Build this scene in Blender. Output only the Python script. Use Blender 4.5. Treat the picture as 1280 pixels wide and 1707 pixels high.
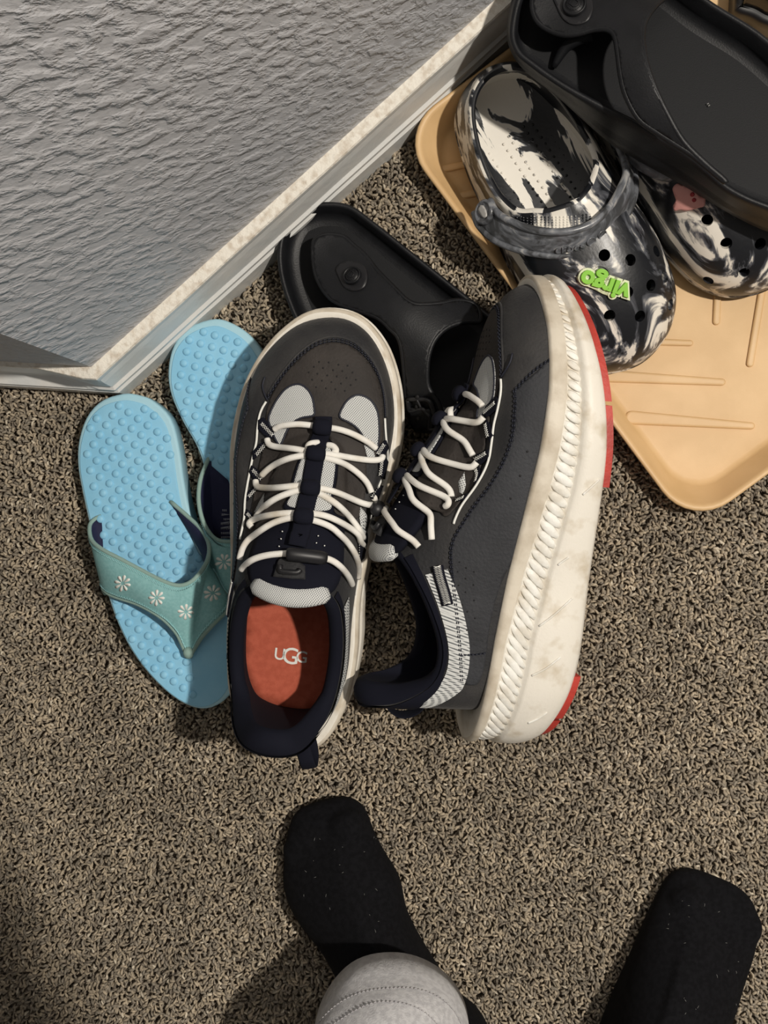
import bpy, bmesh, math, random
import numpy as np
from mathutils import Vector, Matrix, Quaternion, noise
from mathutils.bvhtree import BVHTree
from mathutils.geometry import delaunay_2d_cdt

for o in list(bpy.data.objects):
    bpy.data.objects.remove(o)
scene = bpy.context.scene
COL = scene.collection
random.seed(7)
rng = np.random.default_rng(7)
PI = math.pi

# ------------------------------------------------------------------ camera
CAM_H = 0.85            # phone held 85 cm above the carpet, looking straight down
FOCAL = 1900.0          # pixels at 1280 x 1707
tilt = Vector((100 / FOCAL, 28 / FOCAL, -1.0)).normalized().rotation_difference(Vector((0, 0, -1)))
cd = bpy.data.cameras.new('camera')
cd.sensor_fit = 'VERTICAL'
cd.sensor_height = 36.0
cd.lens = FOCAL / 1707 * 36.0
cd.clip_start = 0.01
cam = bpy.data.objects.new('camera', cd)
COL.objects.link(cam)
cam.rotation_mode = 'QUATERNION'
cam.rotation_quaternion = tilt
cam.location = (0, 0, CAM_H)
scene.camera = cam

# ------------------------------------------------------------------ world, lamps, exposure
world = bpy.data.worlds.new('room_ambient')
scene.world = world
world.use_nodes = True
bg = world.node_tree.nodes['Background']
bg.inputs[0].default_value = (1.0, 0.93, 0.84, 1)
bg.inputs[1].default_value = 0.15
ld = bpy.data.lights.new('ceiling_bulb', 'POINT')
ld.energy = 158
ld.color = (1.0, 0.93, 0.83)
ld.shadow_soft_size = 0.035
lamp = bpy.data.objects.new('ceiling_bulb', ld)
lamp.location = (0.90, 0.12, 2.00)
COL.objects.link(lamp)
scene.view_settings.view_transform = 'Standard'
scene.view_settings.look = 'None'
scene.view_settings.exposure = 0.0
scene.view_settings.gamma = 1.0
scene.view_settings.use_curve_mapping = False

# ------------------------------------------------------------------ helpers
def ray(u, v):
    return (tilt @ Vector(((u - 640) / FOCAL, (853.5 - v) / FOCAL, -1.0)))

def W(u, v, z=0.0):
    """the point at height z that the photograph shows at pixel (u, v)"""
    d = ray(u, v)
    t = (z - CAM_H) / d.z
    return Vector((d.x * t, d.y * t, z))

def W2(u, v, z=0.0):
    p = W(u, v, z)
    return (p.x, p.y)

def Wh(u, v, h, it=6):
    z = 0.04
    for _ in range(it):
        p = W(u, v, z)
        z = h(p.x, p.y)
    return W(u, v, z)

def crop(pts, ox, oy, s):
    return [(ox + p[0] / s, oy + p[1] / s) + tuple(p[2:]) for p in pts]

def add(name, verts, faces, mat=None, parent=None, smooth=True, mats=None, midx=None):
    me = bpy.data.meshes.new(name)
    me.from_pydata([tuple(v) for v in verts], [], [tuple(f) for f in faces])
    for m in (mats or ([mat] if mat else [])):
        me.materials.append(m)
    if midx is not None:
        me.polygons.foreach_set('material_index', midx)
    if smooth:
        me.polygons.foreach_set('use_smooth', [True] * len(me.polygons))
    me.update()
    o = bpy.data.objects.new(name, me)
    COL.objects.link(o)
    if parent:
        o.parent = parent
    return o

def tag(o, label=None, cat=None, group=None, kind=None):
    if label: o['label'] = label
    if cat: o['category'] = cat
    if group: o['group'] = group
    if kind: o['kind'] = kind
    return o

def thing(name, label, cat, M=None, group=None):
    o = bpy.data.objects.new(name, None)
    o.empty_display_size = 0.02
    COL.objects.link(o)
    if M is not None:
        o.matrix_world = M
    return tag(o, label, cat, group)

class G:
    """a geometry collector: several shapes that become one mesh"""
    def __init__(s): s.v = []; s.f = []
    def put(s, vf):
        n = len(s.v)
        s.v += [Vector(p) for p in vf[0]]
        s.f += [tuple(i + n for i in f) for f in vf[1]]
        return s
    def add(s, name, mat, parent=None, **k):
        return add(name, s.v, s.f, mat, parent, **k)

def spline(pts, n, closed=False):
    """Catmull-Rom through tuples of any length, n samples"""
    P = [np.array(p, float) for p in pts]
    m = len(P)
    out = []
    segs = m if closed else m - 1
    for i in range(n):
        t = i / n * segs if closed else i / (n - 1) * segs
        k = min(int(t), segs - 1)
        f = t - k
        if closed:
            a, b, c, d = P[(k - 1) % m], P[k % m], P[(k + 1) % m], P[(k + 2) % m]
        else:
            b, c = P[k], P[k + 1]
            a = P[k - 1] if k > 0 else 2 * b - c
            d = P[k + 2] if k + 2 < m else 2 * c - b
        out.append(0.5 * ((2 * b) + (-a + c) * f + (2 * a - 5 * b + 4 * c - d) * f * f + (-a + 3 * b - 3 * c + d) * f ** 3))
    return out

def spl3(pts, n, closed=False):
    return [Vector(p) for p in spline(pts, n, closed)]

def tube(pts, r, sides=8, closed=False, flat=1.0, up=None, caps=True):
    """sweep an ellipse along points; r number or list; flat<1 squashes it along the up direction"""
    pts = [Vector(p) for p in pts]
    n = len(pts)
    v = []; f = []
    prev = None
    for i, p in enumerate(pts):
        a = pts[(i - 1) % n] if (closed or i > 0) else p
        b = pts[(i + 1) % n] if (closed or i < n - 1) else p
        t = (b - a)
        t = t.normalized() if t.length > 1e-9 else Vector((1, 0, 0))
        if up is not None:
            uvec = up[i] if isinstance(up, list) else up
            nrm = (uvec - t * uvec.dot(t))
            nrm = nrm.normalized() if nrm.length > 1e-6 else t.orthogonal().normalized()
        elif prev is None:
            nrm = t.orthogonal().normalized()
        else:
            nrm = (prev - t * prev.dot(t)).normalized()
        prev = nrm
        bn = t.cross(nrm)
        rr = r[i] if isinstance(r, (list, tuple)) else r
        for k in range(sides):
            a2 = 2 * PI * k / sides
            v.append(p + bn * math.cos(a2) * rr + nrm * math.sin(a2) * rr * flat)
    m = n if closed else n - 1
    for i in range(m):
        for k in range(sides):
            k2 = (k + 1) % sides; i2 = (i + 1) % n
            f.append((i * sides + k, i * sides + k2, i2 * sides + k2, i2 * sides + k))
    if caps and not closed:
        f.append(tuple(range(sides))[::-1])
        f.append(tuple((n - 1) * sides + k for k in range(sides)))
    return v, f

def rings(rs, closed_u=True, cap0=False, cap1=False):
    """loft equal-length rings"""
    n = len(rs[0]); v = [p for r in rs for p in r]; f = []
    for i in range(len(rs) - 1):
        for k in range(n if closed_u else n - 1):
            k2 = (k + 1) % n
            f.append((i * n + k, i * n + k2, (i + 1) * n + k2, (i + 1) * n + k))
    if cap0: f.append(tuple(range(n))[::-1])
    if cap1: f.append(tuple((len(rs) - 1) * n + k for k in range(n)))
    return v, f

def fan_cap(ring, centre):
    v = list(ring) + [centre]; n = len(ring)
    return v, [(k, (k + 1) % n, n) for k in range(n)]

def densify(poly, step, closed=True):
    out = []; n = len(poly)
    for i in range(n if closed else n - 1):
        a = Vector(poly[i][:2]); b = Vector(poly[(i + 1) % n][:2])
        m = max(1, int((b - a).length / step))
        for k in range(m):
            out.append(a.lerp(b, k / m))
    if not closed: out.append(Vector(poly[-1][:2]))
    return out

def smooth_poly(poly, n=None):
    n = n or len(poly) * 5
    return [Vector(p) for p in spline([tuple(p[:2]) for p in poly], n, True)]

def inside(poly, x, y):
    c = False; n = len(poly); j = n - 1
    for i in range(n):
        xi, yi = poly[i][0], poly[i][1]; xj, yj = poly[j][0], poly[j][1]
        if (yi > y) != (yj > y) and x < (xj - xi) * (y - yi) / (yj - yi + 1e-12) + xi:
            c = not c
        j = i
    return c

def fill(poly, step, holes=()):
    """triangulate a 2D polygon (with holes) on a regular lattice of points"""
    P = densify(poly, step)
    pts = list(P); cons = [(i, (i + 1) % len(P)) for i in range(len(P))]
    for h in holes:
        Hh = densify(h, step * .6); n0 = len(pts)
        pts += Hh; cons += [(n0 + i, n0 + (i + 1) % len(Hh)) for i in range(len(Hh))]
    arr = np.array([(p[0], p[1]) for p in pts])
    xs = [p[0] for p in P]; ys = [p[1] for p in P]
    r = 0; y = min(ys) + step * .5
    while y < max(ys):
        x = min(xs) + step * (.5 + .5 * (r % 2))
        while x < max(xs):
            if inside(P, x, y) and not any(inside(h, x, y) for h in holes):
                if np.min((arr[:, 0] - x) ** 2 + (arr[:, 1] - y) ** 2) > (.45 * step) ** 2:
                    pts.append(Vector((x, y)))
            x += step
        y += step * .87; r += 1
    vs, es, fs, *_ = delaunay_2d_cdt([Vector((p[0], p[1])) for p in pts], cons, [], 0, 1e-9)
    out = []
    for f in fs:
        cx = sum(vs[i][0] for i in f) / len(f); cy = sum(vs[i][1] for i in f) / len(f)
        if inside(P, cx, cy) and not any(inside(h, cx, cy) for h in holes):
            out.append(tuple(f))
    return [(p[0], p[1]) for p in vs], out

def thicken(verts, normals, faces, off, th):
    """plate: top at off along the normals, th thick"""
    n = len(verts)
    top = [v + nn * off for v, nn in zip(verts, normals)]
    bot = [v + nn * (off - th) for v, nn in zip(verts, normals)]
    cnt = {}
    for f in faces:
        for i in range(len(f)):
            a, b = f[i], f[(i + 1) % len(f)]
            cnt[(a, b)] = cnt.get((a, b), 0) + 1
    F = list(faces) + [tuple(i + n for i in f)[::-1] for f in faces]
    for (a, b) in list(cnt):
        if (b, a) not in cnt:
            F.append((b, a, a + n, b + n))
    return top + bot, F

def flat_slab(poly, z0, z1, bevel=0.0, inset=0.0):
    """a slab with an outline of (x, y) points, anticlockwise, with a rounded top edge"""
    P = [Vector((p[0], p[1])) for p in poly]; n = len(P)
    nor = []
    for i in range(n):
        t = P[(i + 1) % n] - P[i - 1]
        nor.append(Vector((t.y, -t.x)).normalized())
    prof = [(-inset, z0), (0, z0 + min(.3 * (z1 - z0), .002))]
    if bevel > 0:
        for k in range(5):
            a = k / 4 * PI / 2
            prof.append((-bevel + bevel * math.cos(a), z1 - bevel + bevel * math.sin(a)))
    else:
        prof.append((0, z1))
    rs = [[Vector((P[i].x + nor[i].x * d, P[i].y + nor[i].y * d, z)) for i in range(n)] for d, z in prof]
    v, f = rings(rs)
    return v, f, rs[0], rs[-1]

def dash_line(pts, normals, length, gap, r, lift):
    """rows of stitches along a line"""
    g = G(); n = len(pts); acc = 0; i = 0
    cum = [0]
    for k in range(1, n): cum.append(cum[-1] + (pts[k] - pts[k - 1]).length)
    def at(s):
        k = min(max(np.searchsorted(cum, s) - 1, 0), n - 2)
        f = (s - cum[k]) / max(cum[k + 1] - cum[k], 1e-9)
        return pts[k].lerp(pts[k + 1], f), normals[k]
    s = 0
    while s + length < cum[-1]:
        a, na = at(s); b, nb = at(s + length); m, nm = at(s + length / 2)
        g.put(tube([a + na * (lift - r), m + nm * (lift + r * .6), b + nb * (lift - r)], r, 5))
        s += length + gap
    return g

# ------------------------------------------------------------------ materials
def mat(name, col, rough=.6, bump=0.0, bscale=200.0, col2=None, cscale=30.0, detail=4, spec=.5, sheen=0.0, bdist=.002, contrast=(.4, .6)):
    m = bpy.data.materials.new(name)
    m.use_nodes = True
    nt = m.node_tree; N = nt.nodes; L = nt.links
    b = N['Principled BSDF']
    b.inputs['Base Color'].default_value = (*col, 1)
    b.inputs['Roughness'].default_value = rough
    b.inputs['Specular IOR Level'].default_value = spec
    if sheen: b.inputs['Sheen Weight'].default_value = sheen
    tc = N.new('ShaderNodeTexCoord')
    if col2:
        nz = N.new('ShaderNodeTexNoise'); nz.inputs['Scale'].default_value = cscale
        nz.inputs['Detail'].default_value = detail
        L.new(tc.outputs['Object'], nz.inputs['Vector'])
        r = N.new('ShaderNodeValToRGB')
        r.color_ramp.elements[0].position = contrast[0]; r.color_ramp.elements[0].color = (*col, 1)
        r.color_ramp.elements[1].position = contrast[1]; r.color_ramp.elements[1].color = (*col2, 1)
        L.new(nz.outputs[0], r.inputs[0]); L.new(r.outputs[0], b.inputs['Base Color'])
    if bump:
        nb = N.new('ShaderNodeTexNoise'); nb.inputs['Scale'].default_value = bscale
        nb.inputs['Detail'].default_value = 5
        L.new(tc.outputs['Object'], nb.inputs['Vector'])
        bp = N.new('ShaderNodeBump'); bp.inputs['Strength'].default_value = bump; bp.inputs['Distance'].default_value = bdist
        L.new(nb.outputs[0], bp.inputs['Height']); L.new(bp.outputs[0], b.inputs['Normal'])
    return m

def mesh_mat(name, ca, cb, pitch=.0011, rough=.8):
    """woven fabric of crossed threads"""
    m = bpy.data.materials.new(name); m.use_nodes = True
    nt = m.node_tree; N = nt.nodes; L = nt.links; b = N['Principled BSDF']
    b.inputs['Roughness'].default_value = rough
    tc = N.new('ShaderNodeTexCoord')
    waves = []
    for rot in (0.6, -0.6):
        mp = N.new('ShaderNodeMapping'); mp.inputs['Rotation'].default_value = (0.3, .2, rot)
        w = N.new('ShaderNodeTexWave'); w.bands_direction = 'X'
        w.inputs['Scale'].default_value = .31416 / pitch
        L.new(tc.outputs['Object'], mp.inputs[0]); L.new(mp.outputs[0], w.inputs[0]); waves.append(w)
    mu = N.new('ShaderNodeMath'); mu.operation = 'MULTIPLY'
    L.new(waves[0].outputs[1], mu.inputs[0]); L.new(waves[1].outputs[1], mu.inputs[1])
    r = N.new('ShaderNodeValToRGB')
    r.color_ramp.elements[0].position = .25; r.color_ramp.elements[0].color = (*ca, 1)
    r.color_ramp.elements[1].position = .55; r.color_ramp.elements[1].color = (*cb, 1)
    L.new(mu.outputs[0], r.inputs[0]); L.new(r.outputs[0], b.inputs['Base Color'])
    bp = N.new('ShaderNodeBump'); bp.inputs['Strength'].default_value = .5; bp.inputs['Distance'].default_value = .0004; bp.invert = True
    L.new(mu.outputs[0], bp.inputs['Height']); L.new(bp.outputs[0], b.inputs['Normal'])
    return m

def marble_mat(name, stretch=(1, .35, 1), scale=28, thr=(.47, .53), rough=.35, seed=0, dark=(.008, .009, .012), light=(.78, .74, .66), distort=2.2, midc=(.16, .17, .19)):
    """swirled black and white foam"""
    m = bpy.data.materials.new(name); m.use_nodes = True
    nt = m.node_tree; N = nt.nodes; L = nt.links; b = N['Principled BSDF']
    b.inputs['Roughness'].default_value = rough
    tc = N.new('ShaderNodeTexCoord')
    mp = N.new('ShaderNodeMapping'); mp.inputs['Scale'].default_value = stretch; mp.inputs['Location'].default_value = (seed, seed * .7, 0)
    L.new(tc.outputs['Object'], mp.inputs[0])
    n1 = N.new('ShaderNodeTexNoise'); n1.inputs['Scale'].default_value = scale; n1.inputs['Detail'].default_value = 5
    n1.inputs['Distortion'].default_value = distort; n1.inputs['Roughness'].default_value = .55
    L.new(mp.outputs[0], n1.inputs['Vector'])
    r = N.new('ShaderNodeValToRGB')
    e = r.color_ramp.elements
    e[0].position = thr[0]; e[0].color = (*dark, 1)
    e[1].position = thr[1]; e[1].color = (*light, 1)
    mid = e.new((thr[0] + thr[1]) / 2); mid.color = (*midc, 1)
    L.new(n1.outputs[0], r.inputs[0]); L.new(r.outputs[0], b.inputs['Base Color'])
    nb = N.new('ShaderNodeTexNoise'); nb.inputs['Scale'].default_value = 350
    L.new(tc.outputs['Object'], nb.inputs['Vector'])
    bp = N.new('ShaderNodeBump'); bp.inputs['Strength'].default_value = .1; bp.inputs['Distance'].default_value = .001
    L.new(nb.outputs[0], bp.inputs['Height']); L.new(bp.outputs[0], b.inputs['Normal'])
    return m

MT = {}
MT['eva_black'] = mat('black_foam', (.007, .0075, .009), .46, .25, 900, (.010, .0105, .0125), 60, bdist=.0006, spec=.32)
MT['footbed_black'] = mat('black_footbed', (.0055, .006, .0075), .6, .2, 1200, bdist=.0004, spec=.22)
MT['tray'] = mat('beige_plastic', (.62, .41, .20), .5, .12, 700, (.68, .46, .235), 25, bdist=.0005)
MT['tray_dirt'] = MT['tray']
MT['flop_blue'] = mat('blue_foam', (.25, .56, .78), .55, .15, 600, (.28, .59, .80), 60, bdist=.0006)
MT['flop_side'] = mat('pale_blue_foam', (.38, .63, .74), .6, .15, 600, bdist=.0006)
MT['teal'] = mat('teal_fabric', (.21, .44, .45), .75, .3, 1500, (.25, .49, .50), 500, bdist=.0005)
MT['teal_thread'] = mat('teal_thread', (.36, .68, .70), .7, .2, 2000)
MT['teal_edge'] = mat('teal_binding', (.27, .40, .36), .8, .3, 2000)
MT['navy'] = mat('navy_fabric', (.008, .010, .045), .8, .2, 1500)
MT['white_print'] = mat('white_print', (.80, .80, .76), .6)
MT['nubuck'] = mat('charcoal_nubuck', (.013, .013, .015), .72, .5, 500, (.040, .038, .037), 26, bdist=.0010, sheen=.08, contrast=(.38, .7))
MT['nubuck_brown'] = mat('brown_black_nubuck', (.020, .016, .014), .75, .5, 500, (.038, .031, .027), 40, bdist=.0008, contrast=(.4, .7))
MT['nubuck_blue'] = mat('grey_navy_nubuck', (.015, .016, .020), .72, .5, 500, (.034, .036, .042), 22, bdist=.0010, contrast=(.35, .7))
MT['navy_cloth'] = mat('black_navy_cloth', (.0055, .0062, .013), .9, .25, 1800, spec=.2, bdist=.0004)
MT['thread'] = mat('navy_thread', (.012, .014, .026), .6)
MT['lace'] = mat('white_cord', (.84, .82, .77), .75, .5, 2200, (.66, .60, .50), 55, bdist=.0004, contrast=(.5, .75))
MT['mesh_grey'] = mesh_mat('grey_mesh', (.62, .63, .62), (.10, .11, .12))
MT['midsole'] = mat('offwhite_foam', (.79, .75, .67), .5, .35, 420, (.50, .41, .28), 60, bdist=.0006, contrast=(.50, .78))
MT['midsole_top'] = mat('dirty_white_rubber', (.66, .60, .50), .55, .3, 500, (.40, .33, .24), 50, bdist=.0005, contrast=(.42, .75))
MT['rib_white'] = mat('white_foam_ribs', (.86, .85, .80), .5, .2, 500, (.70, .66, .58), 60)
MT['outsole'] = mat('red_rubber', (.48, .045, .030), .55, .2, 500, (.36, .035, .025), 60)
MT['insole'] = mat('brick_red_insole', (.42, .085, .045), .85, .35, 1300, (.48, .105, .058), 200, bdist=.0004)
MT['rubber'] = mat('black_rubber', (.01, .01, .012), .45)
MT['wall'] = None
MT['sock'] = mat('black_sock_knit', (.0035, .0035, .0045), .95, .5, 1500, (.006, .006, .0075), 300, spec=.15, bdist=.0006)
MT['lint'] = mat('white_lint', (.22, .22, .21), .9)
MT['sweat'] = mat('heather_grey_jersey', (.44, .435, .45), .9, .5, 900, (.56, .555, .565), 260, bdist=.0008, sheen=.2)
MT['sweat_thread'] = mat('grey_thread', (.44, .43, .44), .8, .3, 1500)
MT['skin'] = mat('skin', (.5, .3, .2), .6)
MT['charm_cream'] = mat('cream_rubber', (.68, .72, .48), .5)
MT['charm_green'] = mat('green_rubber', (.22, .55, .03), .45)
MT['charm_pink'] = mat('pink_rubber', (.62, .30, .27), .5)
MT['charm_red'] = mat('dark_red_rubber', (.3, .01, .02), .5)
MT['hole'] = mat('black_foam_hole', (.006, .006, .007), .7)
MT['marble'] = marble_mat('black_white_swirl', scale=21, thr=(.47, .565), seed=3, distort=3.2, midc=(.09, .095, .11))
MT['marble_in'] = marble_mat('black_white_streaks', stretch=(1, .28, .6), scale=34, thr=(.535, .55), seed=8.6, distort=.9, light=(.86, .82, .74))
MT['marble_strap'] = marble_mat('grey_swirl', stretch=(.6, .6, 2.0), scale=60, thr=(.4, .75), seed=5, dark=(.05, .052, .056), light=(.42, .41, .39), rough=.3)
# ------------------------------------------------------------------ the room
FLOOR_Z = -0.009                                   # backing under the pile; pile tips stand near z = 0
CORNER = W(212, 659, 0)
A_LIT = math.radians(41.5); A_SH = math.radians(180 + -3.9 - 0)
d_lit = Vector((math.cos(A_LIT), math.sin(A_LIT), 0))
d_sh = Vector((-math.cos(math.radians(3.9)), math.sin(math.radians(3.9)), 0))
n_lit = Vector((math.sin(A_LIT), -math.cos(A_LIT), 0))        # out of the wall, into the room
n_sh = Vector((-math.sin(math.radians(3.9)), -math.cos(math.radians(3.9)), 0))
BB_T = 0.013; BB_H = 0.072
# where the two wall planes meet, BB_T behind the baseboard face
def corner_off(d):
    """the corner point of both lines moved d out of the walls (bisector of the 135 degree corner)"""
    b = (n_lit + n_sh).normalized()
    return b * (d / b.dot(n_lit))
WALL_C = CORNER - corner_off(BB_T)

fm = mat('carpet_backing', (.10, .08, .06), .95, 1.0, 330, (.33, .27, .205), 330, bdist=.004)
add('floor', [(-1.6, -1.6, FLOOR_Z), (1.8, -1.6, FLOOR_Z), (1.8, 1.8, FLOOR_Z), (-1.6, 1.8, FLOOR_Z)], [(0, 1, 2, 3)], fm, smooth=False)
tag(bpy.data.objects['floor'], 'grey-brown carpeted floor', None, kind='structure')

def wall_material():
    m = bpy.data.materials.new('grey_textured_wall'); m.use_nodes = True
    nt = m.node_tree; N = nt.nodes; L = nt.links; b = N['Principled BSDF']
    b.inputs['Base Color'].default_value = (.50, .505, .53, 1); b.inputs['Roughness'].default_value = .5
    tc = N.new('ShaderNodeTexCoord')
    # the trowelled texture runs slantwise over the wall
    h = d_lit; ax = [h * .515 + Vector((0, 0, -.857)), h * .857 + Vector((0, 0, .515)), n_lit]
    mp = N.new('ShaderNodeCombineXYZ')
    for k, (v, sc) in enumerate(zip(ax, (.55, 1.15, 1.0))):
        dt = N.new('ShaderNodeVectorMath'); dt.operation = 'DOT_PRODUCT'; dt.inputs[1].default_value = v * sc
        L.new(tc.outputs['Object'], dt.inputs[0]); L.new(dt.outputs['Value'], mp.inputs[k])
    n1 = N.new('ShaderNodeTexNoise'); n1.inputs['Scale'].default_value = 115; n1.inputs['Detail'].default_value = 4; n1.inputs['Distortion'].default_value = .2
    n2 = N.new('ShaderNodeTexNoise'); n2.inputs['Scale'].default_value = 300; n2.inputs['Detail'].default_value = 3
    for n in (n1, n2): L.new(mp.outputs[0], n.inputs['Vector'])
    r = N.new('ShaderNodeValToRGB'); r.color_ramp.elements[0].position = .40; r.color_ramp.elements[1].position = .66
    r.color_ramp.interpolation = 'EASE'
    L.new(n1.outputs[0], r.inputs[0])
    ma = N.new('ShaderNodeMath'); ma.operation = 'MULTIPLY_ADD'; ma.inputs[1].default_value = .35
    L.new(n2.outputs[0], ma.inputs[0]); L.new(r.outputs[0], ma.inputs[2])
    bp = N.new('ShaderNodeBump'); bp.inputs['Strength'].default_value = 1.0; bp.inputs['Distance'].default_value = .0014
    L.new(ma.outputs[0], bp.inputs['Height']); L.new(bp.outputs[0], b.inputs['Normal'])
    return m
WM = wall_material()

def wall_piece(name, c, d, length, label):
    e = c + d * length
    o = add(name, [(c.x, c.y, FLOOR_Z), (e.x, e.y, FLOOR_Z), (e.x, e.y, 2.4), (c.x, c.y, 2.4)], [(0, 1, 2, 3)], WM, smooth=False)
    return tag(o, label, kind='structure')
wall_piece('wall_back', WALL_C, d_lit, 1.9, 'grey knockdown-textured wall behind the shoes')
wall_piece('wall_left', WALL_C, d_sh, 1.3, 'shaded grey wall turning away at the left corner')

bbm = mat('white_painted_trim', (.68, .69, .68), .35, .4, 110, (.74, .73, .70), 30, bdist=.0012)
bbtop = mat('dusty_trim_ledge', (.82, .78, .70), .75, .9, 420, (.62, .55, .46), 190, bdist=.0010, contrast=(.46, .68))
PROF = [(.0130, FLOOR_Z), (.0130, .022), (.0108, .024), (.0108, .0265), (.0122, .028), (.0122, .032), (.0098, .034), (.0098, .036), (.0102, .038), (.0090, .055), (.0080, .062), (.0088, .066), (.0088, BB_H - .0015), (.0080, BB_H), (-.001, BB_H + .0010)]
def baseboard(name, d, length, label, jog=0):
    v = []; f = []; mi = []
    stations = 60
    for i in range(stations + 1):
        s = length * (i / stations) ** 1.3
        for (o, z) in PROF:
            k = corner_off(o) if i == 0 else (n_lit if d is d_lit else n_sh) * o
            if d is d_sh and z > .03: k = k * (1 - .6 * min(1, max(0, s - .006) / .03))
            wob = .0004 * noise.noise(Vector((s * 20, z * 30, jog)))
            p = WALL_C + (k if i == 0 else k + d * s) + (n_lit if d is d_lit else n_sh) * wob
            v.append(Vector((p.x, p.y, z)))
    m = len(PROF)
    for i in range(stations):
        for k in range(m - 1):
            q = (i * m + k, (i + 1) * m + k, (i + 1) * m + k + 1, i * m + k + 1)
            f.append(q); mi.append(1 if k >= m - 3 else 0)
    o = add(name, v, f, mats=[bbm, bbtop], midx=mi, smooth=False)
    return tag(o, label, kind='structure')
baseboard('baseboard_back', d_lit, 1.9, 'white moulded baseboard with a dusty top ledge')
baseboard('baseboard_left', d_sh, 1.3, 'white baseboard in shade at the left corner', 3)

# ------------------------------------------------------------------ carpet pile (uncountable: one object)
def carpet():
    sp = .0027
    xs = np.arange(-.44, .38, sp); ys = np.arange(-.50, .46, sp * .9)
    X, Y = np.meshgrid(xs, ys); X = X.ravel(); Y = Y.ravel()
    X = X + rng.uniform(-.5, .5, X.size) * sp * 1.1; Y = Y + rng.uniform(-.5, .5, Y.size) * sp * 1.1
    # keep what is in front of both walls
    def front(c, n): return (X - c.x) * n.x + (Y - c.y) * n.y
    keep = (front(CORNER, n_lit) > -.001) | (front(CORNER, n_sh) > -.001)
    # nothing under the tray
    Ti = np.array(TM.inverted())
    lx = Ti[0, 0] * X + Ti[0, 1] * Y + Ti[0, 3]; ly = Ti[1, 0] * X + Ti[1, 1] * Y + Ti[1, 3]
    keep &= ~((lx > .008) & (lx < TRAY_L - .008) & (ly > .008))
    X = X[keep]; Y = Y[keep]; n = X.size
    K = 4; S = 4
    az = rng.normal(PI / 2, 1.0, n) + .5 * np.sin(X * 31) ; turn = rng.uniform(-2.6, 2.6, n)
    L = rng.uniform(.0024, .0048, n); R = rng.uniform(.00070, .00115, n)
    hz = rng.uniform(.0072, .0098, n)
    z0 = rng.uniform(-.0092, -.0078, n)
    t = np.linspace(0, 1, K)
    P = np.zeros((n, K, 3))
    cx = X.copy(); cy = Y.copy()
    for k in range(K):
        P[:, k, 0] = cx; P[:, k, 1] = cy
        P[:, k, 2] = z0 + hz * np.sin(PI * (.12 + .72 * t[k])) ** .7
        a2 = az + turn * t[k]
        step = L / (K - 1) * (.35 + 1.0 * np.sin(PI * t[k]) + .2)
        cx = cx + np.cos(a2) * step; cy = cy + np.sin(a2) * step
    P[:, :, 0] -= (P[:, K // 2, 0] - X)[:, None]; P[:, :, 1] -= (P[:, K // 2, 1] - Y)[:, None]
    T = np.gradient(P, axis=1); T /= np.linalg.norm(T, axis=2, keepdims=True) + 1e-9
    up = np.array([0, 0, 1.0]); B = np.cross(T, up); B /= np.linalg.norm(B, axis=2, keepdims=True) + 1e-6
    Nn = np.cross(B, T)
    rr = R[:, None] * np.array([.6, 1.05, 1.05, .55])[None, :]
    V = np.zeros((n, K, S, 3))
    for s in range(S):
        an = 2 * PI * s / S
        V[:, :, s, :] = P + (B * math.cos(an) + Nn * math.sin(an)) * rr[:, :, None]
    V = V.reshape(-1, 3)
    base = []
    for k in range(K - 1):
        for s in range(S):
            s2 = (s + 1) % S
            base.append((k * S + s, k * S + s2, (k + 1) * S + s2, (k + 1) * S + s))
    base = np.array(base)
    Fc = (base[None] + (np.arange(n) * K * S)[:, None, None]).reshape(-1, 4)
    me = bpy.data.meshes.new('carpet_pile')
    me.vertices.add(V.shape[0]); me.vertices.foreach_set('co', V.ravel())
    me.loops.add(Fc.size); me.loops.foreach_set('vertex_index', Fc.ravel().astype(np.int32))
    me.polygons.add(Fc.shape[0]); me.polygons.foreach_set('loop_start', np.arange(0, Fc.size, 4, dtype=np.int32))
    me.polygons.foreach_set('use_smooth', np.ones(Fc.shape[0], bool))
    pal = np.array([(.275, .222, .165), (.225, .182, .138), (.175, .145, .115), (.325, .262, .195), (.20, .168, .135), (.13, .105, .082), (.40, .34, .27)])
    ch = rng.choice(len(pal), n, p=[.24, .22, .17, .12, .14, .08, .03])
    c = pal[ch] * rng.uniform(.85, 1.15, n)[:, None] * np.array([1.44, 1.49, 1.47])
    c = c * (1 + .16 * np.sin(X * 61 + 2 * np.sin(Y * 47)) * np.sin(Y * 53 + 1.7 * np.sin(X * 39)))[:, None]
    ca = np.ones((n, K * S, 4)); ca[:, :, :3] = c[:, None, :]
    at = me.color_attributes.new('yarn', 'FLOAT_COLOR', 'POINT'); at.data.foreach_set('color', ca.ravel())
    me.update(); me.validate()
    m = mat('carpet_yarn', (.3, .25, .2), .95, .6, 1500, bdist=.0004)
    nt = m.node_tree; an = nt.nodes.new('ShaderNodeAttribute'); an.attribute_name = 'yarn'
    nt.links.new(an.outputs['Color'], nt.nodes['Principled BSDF'].inputs['Base Color'])
    me.materials.append(m)
    o = bpy.data.objects.new('carpet_pile', me); COL.objects.link(o)
    o.parent = bpy.data.objects['floor']
    tag(o, 'curly mottled grey-brown carpet pile', None, kind='stuff')

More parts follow.
